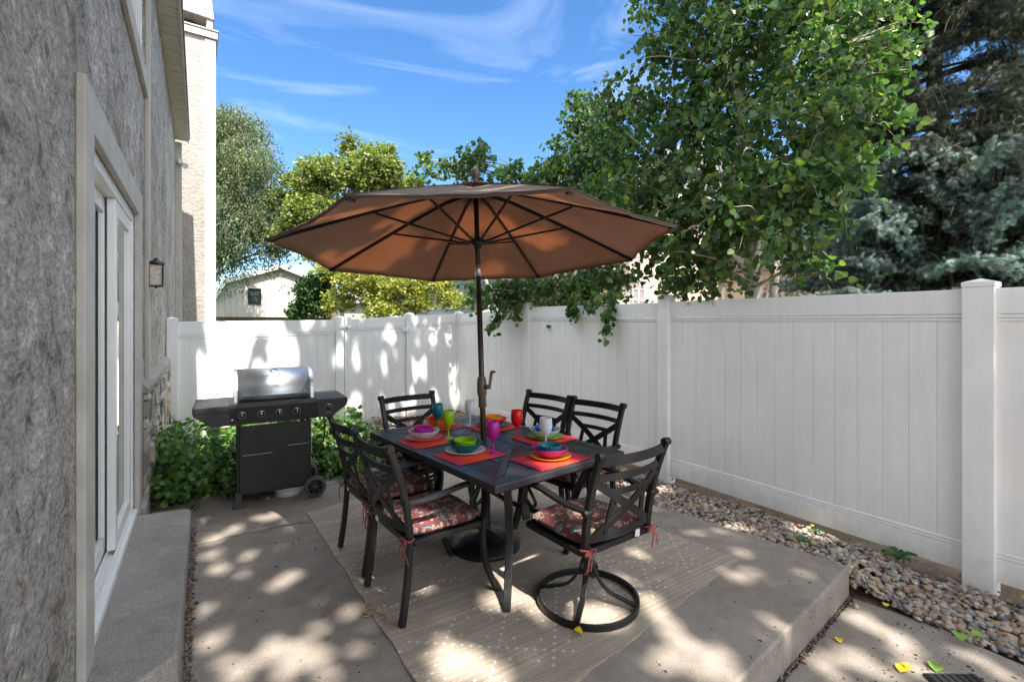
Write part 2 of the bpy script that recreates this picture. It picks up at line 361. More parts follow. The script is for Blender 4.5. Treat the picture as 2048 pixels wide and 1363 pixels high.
M['soilgrit'] = stone('dirt_crumbs', [(0, (.05, .04, .03)), (.6, (.14, .10, .07)), (1, (.3, .24, .18))])
M['grass'] = soil('far_grass', (.05, .07, .02), (.12, .14, .05))
M['litter'] = leafmat('dead_leaf', [(0, (.12, .06, .03)), (.5, (.28, .17, .08)), (1, (.4, .28, .12))], .2, .7)
M['yleaf'] = simple('fallen_yellow_leaf', (.72, .5, .03), .6, var=.15, scale=30)
M['gleaf'] = simple('fallen_green_leaf', (.22, .38, .06), .5, var=.15, scale=30)
M['weed'] = leafmat('weed_leaf', [(0, (.04, .12, .03)), (1, (.08, .2, .05))], .3)
# siding
def siding(name, col, horiz=True, pitch=.12, ax=0):
    m, t, b = newmat(name); g = t.nodes.new('ShaderNodeNewGeometry'); s = t.nodes.new('ShaderNodeSeparateXYZ'); t.links.new(g.outputs['Position'], s.inputs[0])
    k = s.outputs[2] if horiz else s.outputs[ax]; fr = math_(t, 'FRACT', math_(t, 'MULTIPLY', k, 1 / pitch))
    n = noise(t, coords(t, world=True), 2, 5); c = mixc(t, 1.0, col, ramp(t, n, [(.3, .9), (.7, 1.06)]), 'MULTIPLY')
    t.links.new(c, b.inputs['Base Color']); b.inputs['Roughness'].default_value = .6
    bump(t, b, ramp(t, fr, [(0., 0.), (.08, 1.), (.94, .85), (1., 0.)]), .9, .02); return m
M['barn'] = siding('barn_siding', (.46, .45, .42), False, .22)
M['greysiding'] = siding('blue_grey_siding', (.42, .45, .5), True, .12)
M['soffit'] = siding('soffit_planks', (.52, .50, .45), False, .2, 1)
M['beige'] = simple('beige_house_stucco', (.50, .40, .33), .9, var=.08, bmp=.4, world=True)
M['shingle'] = simple('grey_shingle', (.16, .15, .15), .9, var=.3, scale=20, bmp=.5, world=True)
M['brownwood'] = simple('brown_board', (.22, .15, .1), .8, var=.2, world=True)
M['flash'] = simple('weathered_flashing', (.36, .34, .31), .5, .5, var=.35, scale=7, world=True)
def fabric_canopy():
    m, t, b = newmat('taupe_canopy_fabric'); v = coords(t); n = noise(t, v, 3.0, 6, .65)
    wv = nd(t, 'ShaderNodeTexWave', Scale=150., Distortion=.6); t.links.new(v, wv.inputs[0])
    c = mixc(t, .8, ramp(t, n, [(.3, (.115, .078, .056)), (.7, (.155, .112, .083))]), ramp(t, noise(t, v, 300, 2), [(.3, .8), (.7, 1.2)]), 'MULTIPLY')
    t.links.new(c, b.inputs['Base Color']); b.inputs['Roughness'].default_value = .9; b.inputs['Sheen Weight'].default_value = .2
    n3 = noise(t, coords(t, (1.5, 5, 3)), 3, 4, .6, .8); bump(t, b, math_(t, 'ADD', n3, math_(t, 'MULTIPLY', wv.outputs[0], .05)), .35, .012)
    tr = t.nodes.new('ShaderNodeBsdfTranslucent'); t.links.new(mixc(t, 1., c, (2.2, .95, .42), 'MULTIPLY'), tr.inputs[0])
    mixs = t.nodes.new('ShaderNodeMixShader'); mixs.inputs[0].default_value = .25
    o = t.nodes['Material Output']; t.links.new(b.outputs[0], mixs.inputs[1]); t.links.new(tr.outputs[0], mixs.inputs[2]); t.links.new(mixs.outputs[0], o.inputs[0])
    return m
M['canopy'] = fabric_canopy()
def cushion_fabric():
    m, t, b = newmat('red_floral_fabric'); v = coords(t); base = (.155, .045, .05)
    n = noise(t, v, 40, 3); c = mixc(t, .5, base, ramp(t, n, [(.3, .7), (.7, 1.3)]), 'MULTIPLY')
    def layer(scale, seed, petals, r0, amp, cols, c, ring=False):
        mp_ = t.nodes.new('ShaderNodeMapping'); t.links.new(v, mp_.inputs[0]); mp_.inputs['Location'].default_value = (seed, seed * .7, 0); mp_.inputs['Scale'].default_value = (scale, scale, .01)
        wob = nd(t, 'ShaderNodeTexNoise', Scale=1.6, Detail=2.); t.links.new(mp_.outputs[0], wob.inputs['Vector'])
        vo = nd(t, 'ShaderNodeTexVoronoi', Scale=1., Randomness=.75, _feature='F1'); t.links.new(mp_.outputs[0], vo.inputs['Vector'])
        sub = t.nodes.new('ShaderNodeVectorMath'); sub.operation = 'SUBTRACT'; t.links.new(mp_.outputs[0], sub.inputs[0]); t.links.new(vo.outputs['Position'], sub.inputs[1])
        s = t.nodes.new('ShaderNodeSeparateXYZ'); t.links.new(sub.outputs[0], s.inputs[0])
        ang = math_(t, 'ARCTAN2', s.outputs[1], s.outputs[0]); rc = nd(t, 'ShaderNodeSeparateColor'); t.links.new(vo.outputs['Color'], rc.inputs[0])
        pet = math_(t, 'ABSOLUTE', math_(t, 'SINE', math_(t, 'ADD', math_(t, 'MULTIPLY', ang, petals / 2), math_(t, 'MULTIPLY', rc.outputs[0], 6))))
        rad = math_(t, 'MULTIPLY_ADD', pet, amp, r0); d = math_(t, 'DIVIDE', vo.outputs['Distance'], rad)
        if ring:
            sw = math_(t, 'SINE', math_(t, 'ADD', math_(t, 'MULTIPLY', vo.outputs['Distance'], 26), ang)); mask = math_(t, 'MULTIPLY', ramp(t, sw, [(.78, 0.), (.88, 1.)]), ramp(t, d, [(.98, 1.), (1.05, 0.)]))
            return mixc(t, mask, c, cols[0])
        inner = ramp(t, d, [(0., cols[2]), (.25, cols[2]), (.3, cols[0]), (.62, cols[1]), (.7, cols[0]), (.86, cols[0]), (.92, (.1, .03, .04))])
        return mixc(t, ramp(t, d, [(.97, 1.), (1.03, 0.)]), c, inner)
    c = layer(9, 3.1, 2, .42, .12, [(.13, .26, .25)] * 3, c, True)
    c = layer(15, 7.7, 5, .10, .2, [(.16, .30, .28), (.1, .2, .2), (.5, .4, .28)], c)
    c = layer(11, 5.3, 6, .12, .27, [(.52, .40, .29), (.38, .17, .13), (.5, .3, .12)], c)
    c = layer(26, 1.9, 4, .1, .2, [(.42, .33, .25), (.42, .33, .25), (.2, .1, .1)], c)
    c = layer(12.5, 11.9, 5, .1, .3, [(.34, .24, .19), (.50, .36, .27), (.14, .2, .19)], c)
    c = layer(13, 14.3, 2, .05, .34, [(.40, .28, .2), (.22, .12, .1), (.3, .34, .3)], c)
    c = layer(22, 21.9, 6, .08, .22, [(.30, .33, .3), (.5, .42, .32), (.3, .1, .1)], c)
    t.links.new(c, b.inputs['Base Color']); b.inputs['Roughness'].default_value = .85
    bump(t, b, math_(t, 'ADD', noise(t, v, 500, 2), math_(t, 'MULTIPLY', noise(t, v, 12, 4), 3.)), .3, .004); return m
M['cushion'] = cushion_fabric()
M['tie'] = simple('red_tie_cloth', (.30, .07, .07), .85, var=.4, scale=60)
M['tagwhite'] = simple('white_cloth_tag', (.7, .7, .68), .8, var=.05)
def rugmat(name, a, b_, dot=False):
    m, t, b = newmat(name); v = coords(t)
    st = noise(t, coords(t, (.6, 60, 1)), 1.0, 4, .75); n = noise(t, v, 1.6, 4); fine = noise(t, coords(t, (90, 220, 1)), 1., 2)
    c = ramp(t, st, [(.32, a), (.62, b_)])
    if not dot: c = mixc(t, .75, c, ramp(t, n, [(.3, .82), (.7, 1.15)]), 'MULTIPLY')
    c = mixc(t, .7, c, ramp(t, fine, [(.3, .6), (.7, 1.3)]), 'MULTIPLY')
    t.links.new(c, b.inputs['Base Color']); b.inputs['Roughness'].default_value = .95
    wv = nd(t, 'ShaderNodeTexWave', Scale=26., Distortion=1.2, _bands_direction='Y'); t.links.new(v, wv.inputs[0])
    bump(t, b, math_(t, 'ADD', fine, wv.outputs[0]), .6, .004); return m
M['rug'] = rugmat('woven_jute', (.30, .245, .19), (.49, .42, .345))
M['rugdot'] = rugmat('cream_yarn', (.52, .49, .45), (.64, .61, .57), True)
M['twine'] = simple('jute_twine', (.4, .29, .18), .9)
def matmat():
    m, t, b = newmat('woven_placemat'); tcn = t.nodes.new('ShaderNodeTexCoord'); v = tcn.outputs['Object']
    s = t.nodes.new('ShaderNodeSeparateXYZ'); t.links.new(v, s.inputs[0])
    k = math_(t, 'MULTIPLY_ADD', s.outputs[0], 2.7, .5)
    c = ramp(t, k, [(0., (.42, .015, .06)), (.3, (.78, .07, .03)), (.6, (.85, .10, .03)), (1., (.5, .015, .08))])
    ck = nd(t, 'ShaderNodeTexChecker', Scale=260.); t.links.new(v, ck.inputs[0]); c = mixc(t, .4, c, mixc(t, ck.outputs['Fac'], (.75, .5, .7), (1.2, 1.3, 1.2)), 'MULTIPLY')
    t.links.new(c, b.inputs['Base Color']); b.inputs['Roughness'].default_value = .6; bump(t, b, ck.outputs['Fac'], .4, .001); return m
M['placemat'] = matmat()
def plas(name, col, tr=.25):
    m, t, b = newmat(name); b.inputs['Base Color'].default_value = (*col, 1); b.inputs['Roughness'].default_value = .3
    n = noise(t, coords(t), 12, 3); t.links.new(ramp(t, n, [(.3, .24), (.7, .36)]), b.inputs['Roughness'])
    b.inputs['Subsurface Weight'].default_value = 0
    ts = t.nodes.new('ShaderNodeBsdfTranslucent'); ts.inputs[0].default_value = (*[min(1, c * 1.1) for c in col], 1)
    mixs = t.nodes.new('ShaderNodeMixShader'); mixs.inputs[0].default_value = tr
    o = t.nodes['Material Output']; t.links.new(b.outputs[0], mixs.inputs[1]); t.links.new(ts.outputs[0], mixs.inputs[2]); t.links.new(mixs.outputs[0], o.inputs[0])
    return m
PC = dict(teal=(.01, .22, .27), green=(.32, .58, .01), orange=(.95, .33, .005), red=(.8, .015, .02), magenta=(.5, .02, .35), pink=(.85, .22, .22),
          blue=(.01, .13, .65), white=(.72, .74, .74), lime=(.3, .6, .05), dteal=(.005, .17, .18))
PM = {k: plas(k + '_plastic', c) for k, c in PC.items()}
def frosted():
    m, t, b = newmat('frosted_clear_plastic'); b.inputs['Base Color'].default_value = (.85, .88, .9, 1); b.inputs['Roughness'].default_value = .35
    tp = nd(t, 'ShaderNodeBsdfTransparent'); n = noise(t, coords(t), 20, 2)
    mixs = t.nodes.new('ShaderNodeMixShader'); t.links.new(ramp(t, n, [(.3, .42), (.7, .5)]), mixs.inputs[0])
    o = t.nodes['Material Output']; t.links.new(b.outputs[0], mixs.inputs[1]); t.links.new(tp.outputs[0], mixs.inputs[2]); t.links.new(mixs.outputs[0], o.inputs[0]); return m
PM['clear'] = frosted()
# =====================================================================  GROUND
def gz(x, y):        # level of the soil
    z = -.24
    if x > 3.0 and y > 1.4: z = -.13 - .03 * max(0, (x - 3.4))
    elif x > 3.4: z = -.21 + .03 * min(1, max(0, (x - 3.5) / .3))
    if y > 5.0: z = -.12 - .05 * max(0, y - 5) * max(0, min(1, (3 - x) / 2.5))
    return z
g = MB(); nx, ny = 60, 70
xs = [-60, -25, -8] + [-2 + .16 * i for i in range(44)] + [6, 8, 12, 20, 40, 90]; ys = [-60, -20, -6] + [-1 + .16 * i for i in range(62)] + [10, 13, 20, 40, 90, 200]
vs = [(x, y, (gz(x, y) if -1.5 < x < 4.6 and -.5 < y < 8.6 else -.3) + (.012 * math.sin(x * 9 + y * 7) if abs(x) < 6 and abs(y) < 9 else 0)) for y in ys for x in xs]
n = len(xs); g.add(vs, [(j * n + i, j * n + i + 1, (j + 1) * n + i + 1, (j + 1) * n + i) for j in range(len(ys) - 1) for i in range(n - 1)], 0, True)
tag(g.build('ground', M['soil']), kind='structure')
lawn = MB(); lawn.box(-60, 100, 8.8, 160, -.4, -.2); tag(lawn.build('lawn_beyond', M['grass']), kind='structure')
# patio slab, polygon with thickness, subdivided rim by bevel
def wob(p, q, n, amp, seed):
    rr = random.Random(seed); p = Vector(p); q = Vector(q); d = (q - p); nrm = Vector((-d.y, d.x)).normalized()
    return [tuple(p + d * (i / n) + nrm * (amp * (rr.random() - .5) if 0 < i < n else 0)) for i in range(n)]
sl = wob((-.45, .90), (3.437, 1.325), 24, .003, 1) + wob((3.437, 1.325), (2.86, 5.25), 30, .004, 2) + wob((2.86, 5.25), (.2, 5.2), 16, .05, 3) + wob((.2, 5.2), (-.45, 4.9), 6, .02, 4) + [(-.45, 4.9)]
s = MB(); s.prism(sl, -.26, 0)
tag(s.build('patio_slab', M['conc'], bevel=.012), kind='structure')
s = MB(); s.prism([(-.6, -4), (3.50, -4), (3.475, .5), (3.50, 1.0), (3.435, 1.30), (3.40, 1.305), (-.6, .86)], -.32, -.19)
tag(s.build('lower_walkway', M['conc'], bevel=.01), kind='structure')
# =====================================================================  HOUSE (left)
HR = R(-.5); hc, hs_ = math.cos(HR), math.sin(HR)
def H(x, y, z): return Vector((x * hc - y * hs_, x * hs_ + y * hc, z))
house = empty('stucco_house', (0, 0, 0), 'tall weathered grey stucco house wall with a sliding glass door at the left edge', 'house', rz=HR)
XW = -.391
DY0, DY1, DZ0, DZ1 = 2.57, 4.30, .19, 2.30          # door opening
UY0, UY1, UZ0, UZ1 = 3.62, 5.12, 3.56, 4.75
b = MB()
for a in [(XW - .2, XW, -4, DY0, -.3, 2.4), (XW - .2, XW, DY0, DY1, -.3, DZ0 - .02), (XW - .2, XW, DY1, 11, -.3, 2.4), (XW - .2, XW, DY0, DY1, DZ1, 2.4),
          (XW - .2, XW, -4, UY0, 2.4, 5.0), (XW - .2, XW, UY1, 11, 2.4, 5.0), (XW - .2, XW, UY0, UY1, 2.4, UZ0), (XW - .2, XW, UY0, UY1, UZ1, 5.0)]:
    b.box(*a)
b.box(-6, XW - .2, -4.2, -4, -.3, 5); b.box(-6, XW - .2, 11, 11.2, -.3, 5); b.box(-6.2, -6, -4.2, 11.2, -.3, 5)
b.build('wall', M['stucco'], house)
r = MB(); r.box(-3.4, XW - .21, DY0 - .6, 5.2, 0, .02); r.box(-3.4, XW - .21, DY0 - .6, 5.2, 2.42, 2.44); r.box(-3.42, -3.4, DY0 - .6, 5.2, 0, 2.44); r.box(-3.4, XW - .21, DY0 - .62, DY0 - .6, 0, 2.44); r.box(-3.4, XW - .21, 5.2, 5.22, 0, 2.44)
r.box(-3.4, XW - .21, 3.4, 5.4, 3.3, 3.32); r.box(-3.42, -3.4, 3.4, 5.4, 3.3, 5)
r.build('interior', M['room'], house)
rf = MB(); rf.extr([(-6.6, 5.02), (-.16, 5.02), (-.16, 5.16), (-3.4, 6.5), (-6.6, 5.16)], 'y', -4.5, 11.02)
rf.build('roof', M['shingle'], house)
e = MB(); e.box(XW + .001, -.20, -4.4, 10.98, 4.97, 5.0); e.box(-.2, -.175, -4.4, 10.98, 4.95, 5.12)
e.build('eave_soffit', M['soffit'], house)
# trim round the door, 3 cm proud
t_ = MB(); XT = XW + .031
t_.box(XW, XT, DY0 - .185, DY0, .0, DZ1 + .17); t_.box(XW, XT, DY1, DY1 + .2, -.02, DZ1 + .17); t_.box(XW, XT, DY0, DY1, DZ1, DZ1 + .17)
t_.build('door_trim', M['trim'], house, bevel=.006)
fo = MB(); fo.extr([(DY0 - .31, -.26), (DY0, -.26), (DY0, .10), (DY0 - .1, .145), (DY0 - .24, .11)], 'x', XW - .01, XT + .03); fo.build('trim_foot', M['conc2'], house, bevel=.015)
fo = MB(); fo.box(XW, XT + .035, DY1 + .03, DY1 + .30, -.26, .21); fo.build('trim_foot', M['conc2'], house, bevel=.015)
pl = MB(); pl.box(XW, XW + .03, 5.02, 5.27, 1.0, 3.46); pl.build('wall_pilaster', M['trim'], house, bevel=.006)
ub = MB(); ub.box(XW, XT, UY0 - .15, UY1 + .16, UZ0 - .15, UZ0); ub.box(XW, XT, UY0 - .15, UY0, UZ0, UZ1 + .14); ub.box(XW, XT, UY1, UY1 + .14, UZ0, UZ1 + .14); ub.box(XW, XT, UY0, UY1, UZ1, UZ1 + .14)
ub.build('window_trim', M['trim'], house, bevel=.006)
uw = MB()
for a in [(UY0, UY1, UZ0, UZ0 + .05), (UY0, UY1, UZ1 - .05, UZ1), (UY0, UY0 + .05, UZ0 + .05, UZ1 - .05), (UY1 - .05, UY1, UZ0 + .05, UZ1 - .05), (4.33, 4.39, UZ0 + .05, UZ1 - .05)]: uw.box(XW - .09, XW - .02, *a)
win = uw.build('upper_window', M['white'], house, bevel=.004)
uw = MB(); uw.box(XW - .062, XW - .056, UY0 + .05, 4.33, UZ0 + .05, UZ1 - .05); uw.box(XW - .062, XW - .056, 4.39, UY1 - .05, UZ0 + .05, UZ1 - .05); uw.build('pane', M['glass'], win)
# sliding door
sd = MB(); XF = XT - .055
sd.box(XF - .09, XF + .045, DY0, DY1, DZ0 - .02, DZ0 + .022)                 # sill track
for k in range(3): sd.box(XF - .075 + .042 * k, XF - .063 + .042 * k, DY0 + .04, DY1 - .04, DZ0 + .022, DZ0 + .04)
sd.box(XF - .09, XF + .02, DY0, DY0 + .045, DZ0 + .022, DZ1); sd.box(XF - .09, XF + .02, DY1 - .045, DY1, DZ0 + .022, DZ1)
sd.box(XF - .09, XF + .02, DY0 + .045, DY1 - .045, DZ1 - .06, DZ1)
door = sd.build('sliding_door', M['white'], house, bevel=.003)
def sash(x0, x1, y0, y1, st):
    q = MB(); z0, z1 = DZ0 + .042, DZ1 - .062
    q.box(x0, x1, y0, y0 + st, z0, z1); q.box(x0, x1, y1 - st, y1, z0, z1); q.box(x0, x1, y0 + st, y1 - st, z0, z0 + .085); q.box(x0, x1, y0 + st, y1 - st, z1 - .085, z1)
    q.build('door_sash', M['white'], door, bevel=.005)
    q = MB(); xm = (x0 + x1) / 2; q.box(xm - .004, xm + .004, y0 + st, y1 - st, z0 + .085, z1 - .085); q.build('pane', M['glass'], door)
sash(XF - .075, XF - .038, DY0 + .047, 3.60, .07); sash(XF - .028, XF + .012, 3.52, DY1 - .047, .08)
cu = MB(); pts = [(XW - .42 + .025 * math.sin(i * 1.25), DY0 - .2 + i * .03) for i in range(72)]
cu.add([(x, y, z) for z in (.03, 2.38) for x, y in pts], [(i, i + 1, 72 + i + 1, 72 + i) for i in range(71)], 0, True); cu.build('curtain', M['curtain'], house)
# stone veneer at the base of the far wall
vb = MB(); vb.box(XW, XW + .025, 4.62, 10.9, -.3, .98); vb.build('veneer_backing', M['soil'], house)
cap = MB(); cap.extr([(XW, .98), (XW + .055, .98), (XW + .055, 1.02), (XW, 1.075)], 'y', 4.66, 10.9); cap.build('stone_ledge', M['conc2'], house, bevel=.006)
rr = random.Random(5); ve = MB(); z = -.3
while z < .95:
    hgt = min(rr.uniform(.07, .17), .975 - z); y = 4.64
    while y < 10.8:
        L = rr.uniform(.12, .34); d = rr.uniform(.018, .045); j = lambda a: rr.uniform(-a, a)
        vs = [(XW + .02, y + .006, z + .005), (XW + .02, y + L - .006, z + .005), (XW + .02, y + L - .006, z + hgt - .005), (XW + .02, y + .006, z + hgt - .005)]
        vs += [(XW + .02 + d + j(.012), y + .014 + j(.008), z + .012 + j(.006)), (XW + .02 + d + j(.012), y + L - .014 + j(.008), z + .012 + j(.006)), (XW + .02 + d + j(.012), y + L - .014 + j(.008), z + hgt - .012 + j(.006)), (XW + .02 + d + j(.012), y + .014 + j(.008), z + hgt - .012 + j(.006))]
        ve.add(vs, [(4, 5, 6, 7), (0, 1, 5, 4), (1, 2, 6, 5), (2, 3, 7, 6), (3, 0, 4, 7)]); y += L
    z += hgt
tag(ve.build('stone_veneer', M['veneer'], house, bevel=.006), label='grey and tan stacked stone at the foot of the wall')
cp = MB(); cp.box(XW, -.29, 11.0, 11.18, -.3, 4.94); cp.build('corner_board', M['trim'], house, bevel=.005)
fl = MB(); fl.box(-.34, -.27, 10.9, 10.99, 4.52, 4.60); fl.lathe([(0, 0), (.03, 0), (.055, .13), (.05, .135), (.0, .11)], (-.27, 10.86, 4.5), 14, axis=(.3, -.75, -.4)); fl.build('flood_light', M['white'], house)
# doorstep
ds = empty('concrete_doorstep', H(-.2, 3.4, 0), 'worn concrete step below the sliding glass door', 'step', rz=HR)
m = MB(); m.prism([(-.398 + .2, 2.26 - 3.4), (-.30 + .2, 2.20 - 3.4), (-.075 + .2, 2.40 - 3.4), (-.055 + .2, 4.20 - 3.4), (-.085 + .2, 4.26 - 3.4), (-.398 + .2, 4.29 - 3.4)], .004, .168)
m.build('tread', M['conc2'], ds, bevel=.014)
# wall lantern
lp = H(XW, 5.12, 1.95); ln = empty('wall_lantern', lp, 'small black carriage lantern with seeded glass on the stucco wall', 'wall lamp', rz=HR)
m = MB(); m.box(.0, .014, -.05, .05, -.11, .11); m.build('back_plate', M['black'], ln, bevel=.004)
m = MB(); cx = .075; s_ = .046
for sx in (-1, 1):
    for sy in (-1, 1): m.box(cx + sx * s_ - .004, cx + sx * s_ + .004, sy * s_ - .004, sy * s_ + .004, -.10, .075)
m.box(cx - .05, cx + .05, -.05, .05, -.112, -.10); m.box(cx - .052, cx + .052, -.052, .052, .075, .085)
m.bar([(.01, 0, .04), (cx - .05, 0, .04)], .012, .012); m.bar([(.01, 0, -.08), (cx - .05, 0, -.08)], .012, .012)
m.lathe([(.0, -.13), (.008, -.122), (.012, -.112)], (cx, 0, 0), 12); m.build('cage', M['black'], ln)
m = MB(); m.lathe([(.066, .085), (.058, .098), (.036, .112), (.02, .118), (.018, .13), (.006, .137), (0, .139)], (cx, 0, 0), 24); m.build('lamp_cap', M['black'], ln)
m = MB(); m.box(cx - .041, cx + .041, -.041, .041, -.098, .073); m.build('lamp_glass', M['lampglass'], ln)
# =====================================================================  CHIMNEY behind the house corner
ch = empty('chimney_chase', (0, 12, 0), 'tall tan stucco chimney chase with a white edge board and weathered metal cap', 'chimney')
zc = 7.55
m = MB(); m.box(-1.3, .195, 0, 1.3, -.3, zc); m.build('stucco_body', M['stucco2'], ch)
m = MB(); m.box(.195, .385, -.012, 1.3, -.3, zc - .02); m.build('edge_board', M['whitetrim'], ch)
m = MB(); m.box(-1.34, .42, -.06, 1.34, zc, zc + .15); m.box(-1.36, .44, -.08, 1.36, zc + .15, zc + .18); m.build('cap_flashing', M['flash'], ch, bevel=.006)
m = MB()
for (x, y) in ((.28, .02), (.28, 1.2), (-.5, .02), (-1.2, .02)): m.box(x - .06, x + .06, y, y + .1, zc + .18, zc + .55)
m.extr([(-1.3, zc + .5), (.36, zc + .42), (.30, zc + 1.0), (-1.2, zc + 1.25)], 'y', -.02, 1.28)
m.build('cap_shroud', M['flash'], ch, bevel=.01)
m = MB(); m.lathe([(.17, zc + .18), (.17, zc + .42), (.2, zc + .44), (0, zc + .5)], (-.1, .5, 0), 20); m.build('flue_pipe', M['black'], ch)
# =====================================================================  FENCES
GRV = .15
def panel(parent, A, B, zt0, zt1, zb0, zb1, nb, railh=.205, brail=.19, name='panel', mname='fence_panel'):
    """boards between two rails from A to B (2-D); zt/zb at each end"""
    A = Vector(A); B = Vector(B); d = (B - A); L = d.length; d /= L; nn = Vector((-d.y, d.x))
    if nn.dot(-A) < 0: nn = -nn           # towards the viewer at the origin
    def pt(s, off, z): p = A + d * s + nn * off; return (p.x, p.y, z)
    zt = lambda s: zt0 + (zt1 - zt0) * s / L; zb = lambda s: zb0 + (zb1 - zb0) * s / L
    m = MB()
    def slab(s0, s1, o0, o1, lo, hi):
        vs = [pt(s, o, f(s)) for f in (lo, hi) for o in (o0, o1) for s in (s0, s1)]
        m.add(vs, [(0, 2, 3, 1), (4, 5, 7, 6), (0, 1, 5, 4), (2, 6, 7, 3), (0, 4, 6, 2), (1, 3, 7, 5)])
    w_ = L / nb
    for i in range(nb):
        slab(i * w_ + .0022, (i + 1) * w_ - .0022, -.011, .011, lambda s: zb(s) + brail - .02, lambda s: zt(s) - railh + .02)
    slab(0, L, -.006, .006, lambda s: zb(s) + brail - .01, lambda s: zt(s) - railh + .01)
    m.build('boards', M['vinyl'], parent, bevel=.003)
    m = MB()
    slab(0, L, -.026, .026, lambda s: zt(s) - railh * .78, lambda s: zt(s)); slab(0, L, -.022, .022, lambda s: zt(s) - railh * .9, lambda s: zt(s) - railh * .79)
    slab(0, L, -.018, .018, lambda s: zt(s) - railh, lambda s: zt(s) - railh * .91)
    m.build('top_rail', M['vinyl'], parent, bevel=.004)
    m = MB()
    slab(0, L, -.026, .026, lambda s: zb(s), lambda s: zb(s) + brail * .78); slab(0, L, -.022, .022, lambda s: zb(s) + brail * .79, lambda s: zb(s) + brail * .9)
    slab(0, L, -.018, .018, lambda s: zb(s) + brail * .91, lambda s: zb(s) + brail)
    m.build('bottom_rail', M['vinyl'], parent, bevel=.004)
def post(parent, x, y, z0, z1, w_=.127):
    m = MB(); h = w_ / 2; m.box(x - h, x + h, y - h, y + h, z0, z1 - .045); q = h + .004
    m.box(x - q, x + q, y - q, y + q, z1 - .045, z1 - .012)
    m.add([(x - q, y - q, z1 - .012), (x + q, y - q, z1 - .012), (x + q, y + q, z1 - .012), (x - q, y + q, z1 - .012), (x, y, z1 + .012)], [(0, 1, 4), (1, 2, 4), (2, 3, 4), (3, 0, 4), (3, 2, 1, 0)])
    m.build('post', M['vinyl'], parent, bevel=.004)
FX = 4.175
fr = empty('vinyl_fence', (FX, 4, 0), 'long white vinyl privacy fence with tall posts along the gravel strip on the right', 'fence')
fr.location = (0, 0, 0)
py = [-1.56, .876, 3.313, 5.80]
ztop = 1.755
for y in py: post(fr, FX, y, -.35, 1.80 if y < 1 else 1.825, .15 if y < 1 else .13)
segs = [(py[0], py[1], 1.745, 1.745), (py[1], py[2], 1.745, 1.75), (py[2], py[3], 1.745, 1.76), (py[3], 8.05, 1.745, 1.695)]
for y0, y1, a, c in segs:
    e0 = .06
    panel(fr, (FX, y0 + e0), (FX, y1 - e0), a, c, a - 1.825, c - 1.825, 15)
fb = empty('vinyl_fence', (0, 0, 0), 'white vinyl fence section between the gate and the far corner', 'fence')
cornerP = (FX, 8.08); post(fb, *cornerP, -.3, 1.735)
gp = PY(818, 628, 8.08); gp2 = PY(678, 640, 8.08)
post(fb, gp.x, 8.08, -.4, 1.70)
panel(fb, (gp.x + .06, 8.08), (FX - .06, 8.08), 1.655, 1.70, 1.655 - 1.83, 1.70 - 1.83, 9)
fl_ = empty('vinyl_fence', (0, 0, 0), 'sun dappled white vinyl fence section behind the grill next to the house', 'fence')
lpst = PY(344.5, 640, 8.08); post(fl_, lpst.x, 8.08, -.5, 1.60); post(fl_, gp2.x, 8.08, -.5, 1.635)
panel(fl_, (lpst.x + .06, 8.08), (gp2.x - .06, 8.08), 1.545, 1.575, 1.545 - 1.83, 1.575 - 1.83, 15, .24)
gt = empty('vinyl_gate', (0, 0, 0), 'white vinyl gate with a metal latch between two posts of the back fence', 'gate')
gx0, gx1 = gp2.x + .085, gp.x - .075
m = MB(); m.box(gx0, gx0 + .1, 8.04, 8.10, -.27, 1.625); m.box(gx1 - .02, gx1, 8.05, 8.10, -.27, 1.62); m.build('gate_stile', M['vinyl'], gt, bevel=.004)
panel(gt, (gx0 + .1, 8.07), (gx1 - .02, 8.07), 1.59, 1.64, 1.59 - 1.83, 1.64 - 1.83, 8)
m = MB(); m.box(gx0 - .10, gx0 - .02, 8.0, 8.02, 1.44, 1.50); m.box(gx0 - .0, gx0 + .1, 8.02, 8.04, 1.44, 1.50); m.bar([(gx0 - .08, 7.985, 1.47), (gx0 + .09, 7.985, 1.47)], .02, .02); m.tube([(gx0 + .03, 7.98, 1.5), (gx0 + .03, 7.98, 1.42)], .008)
m.build('gate_latch', M['chrome'], gt, bevel=.002)
for z in (1.38, .05):
    m = MB(); m.box(gx1 - .09, gx1 + .075, 8.0, 8.036, z, z + .07); m.tube([(gx1 + .0, 7.992, z - .01), (gx1 + .0, 7.992, z + .08)], .01); m.build('hinge', M['white'], gt, bevel=.002)
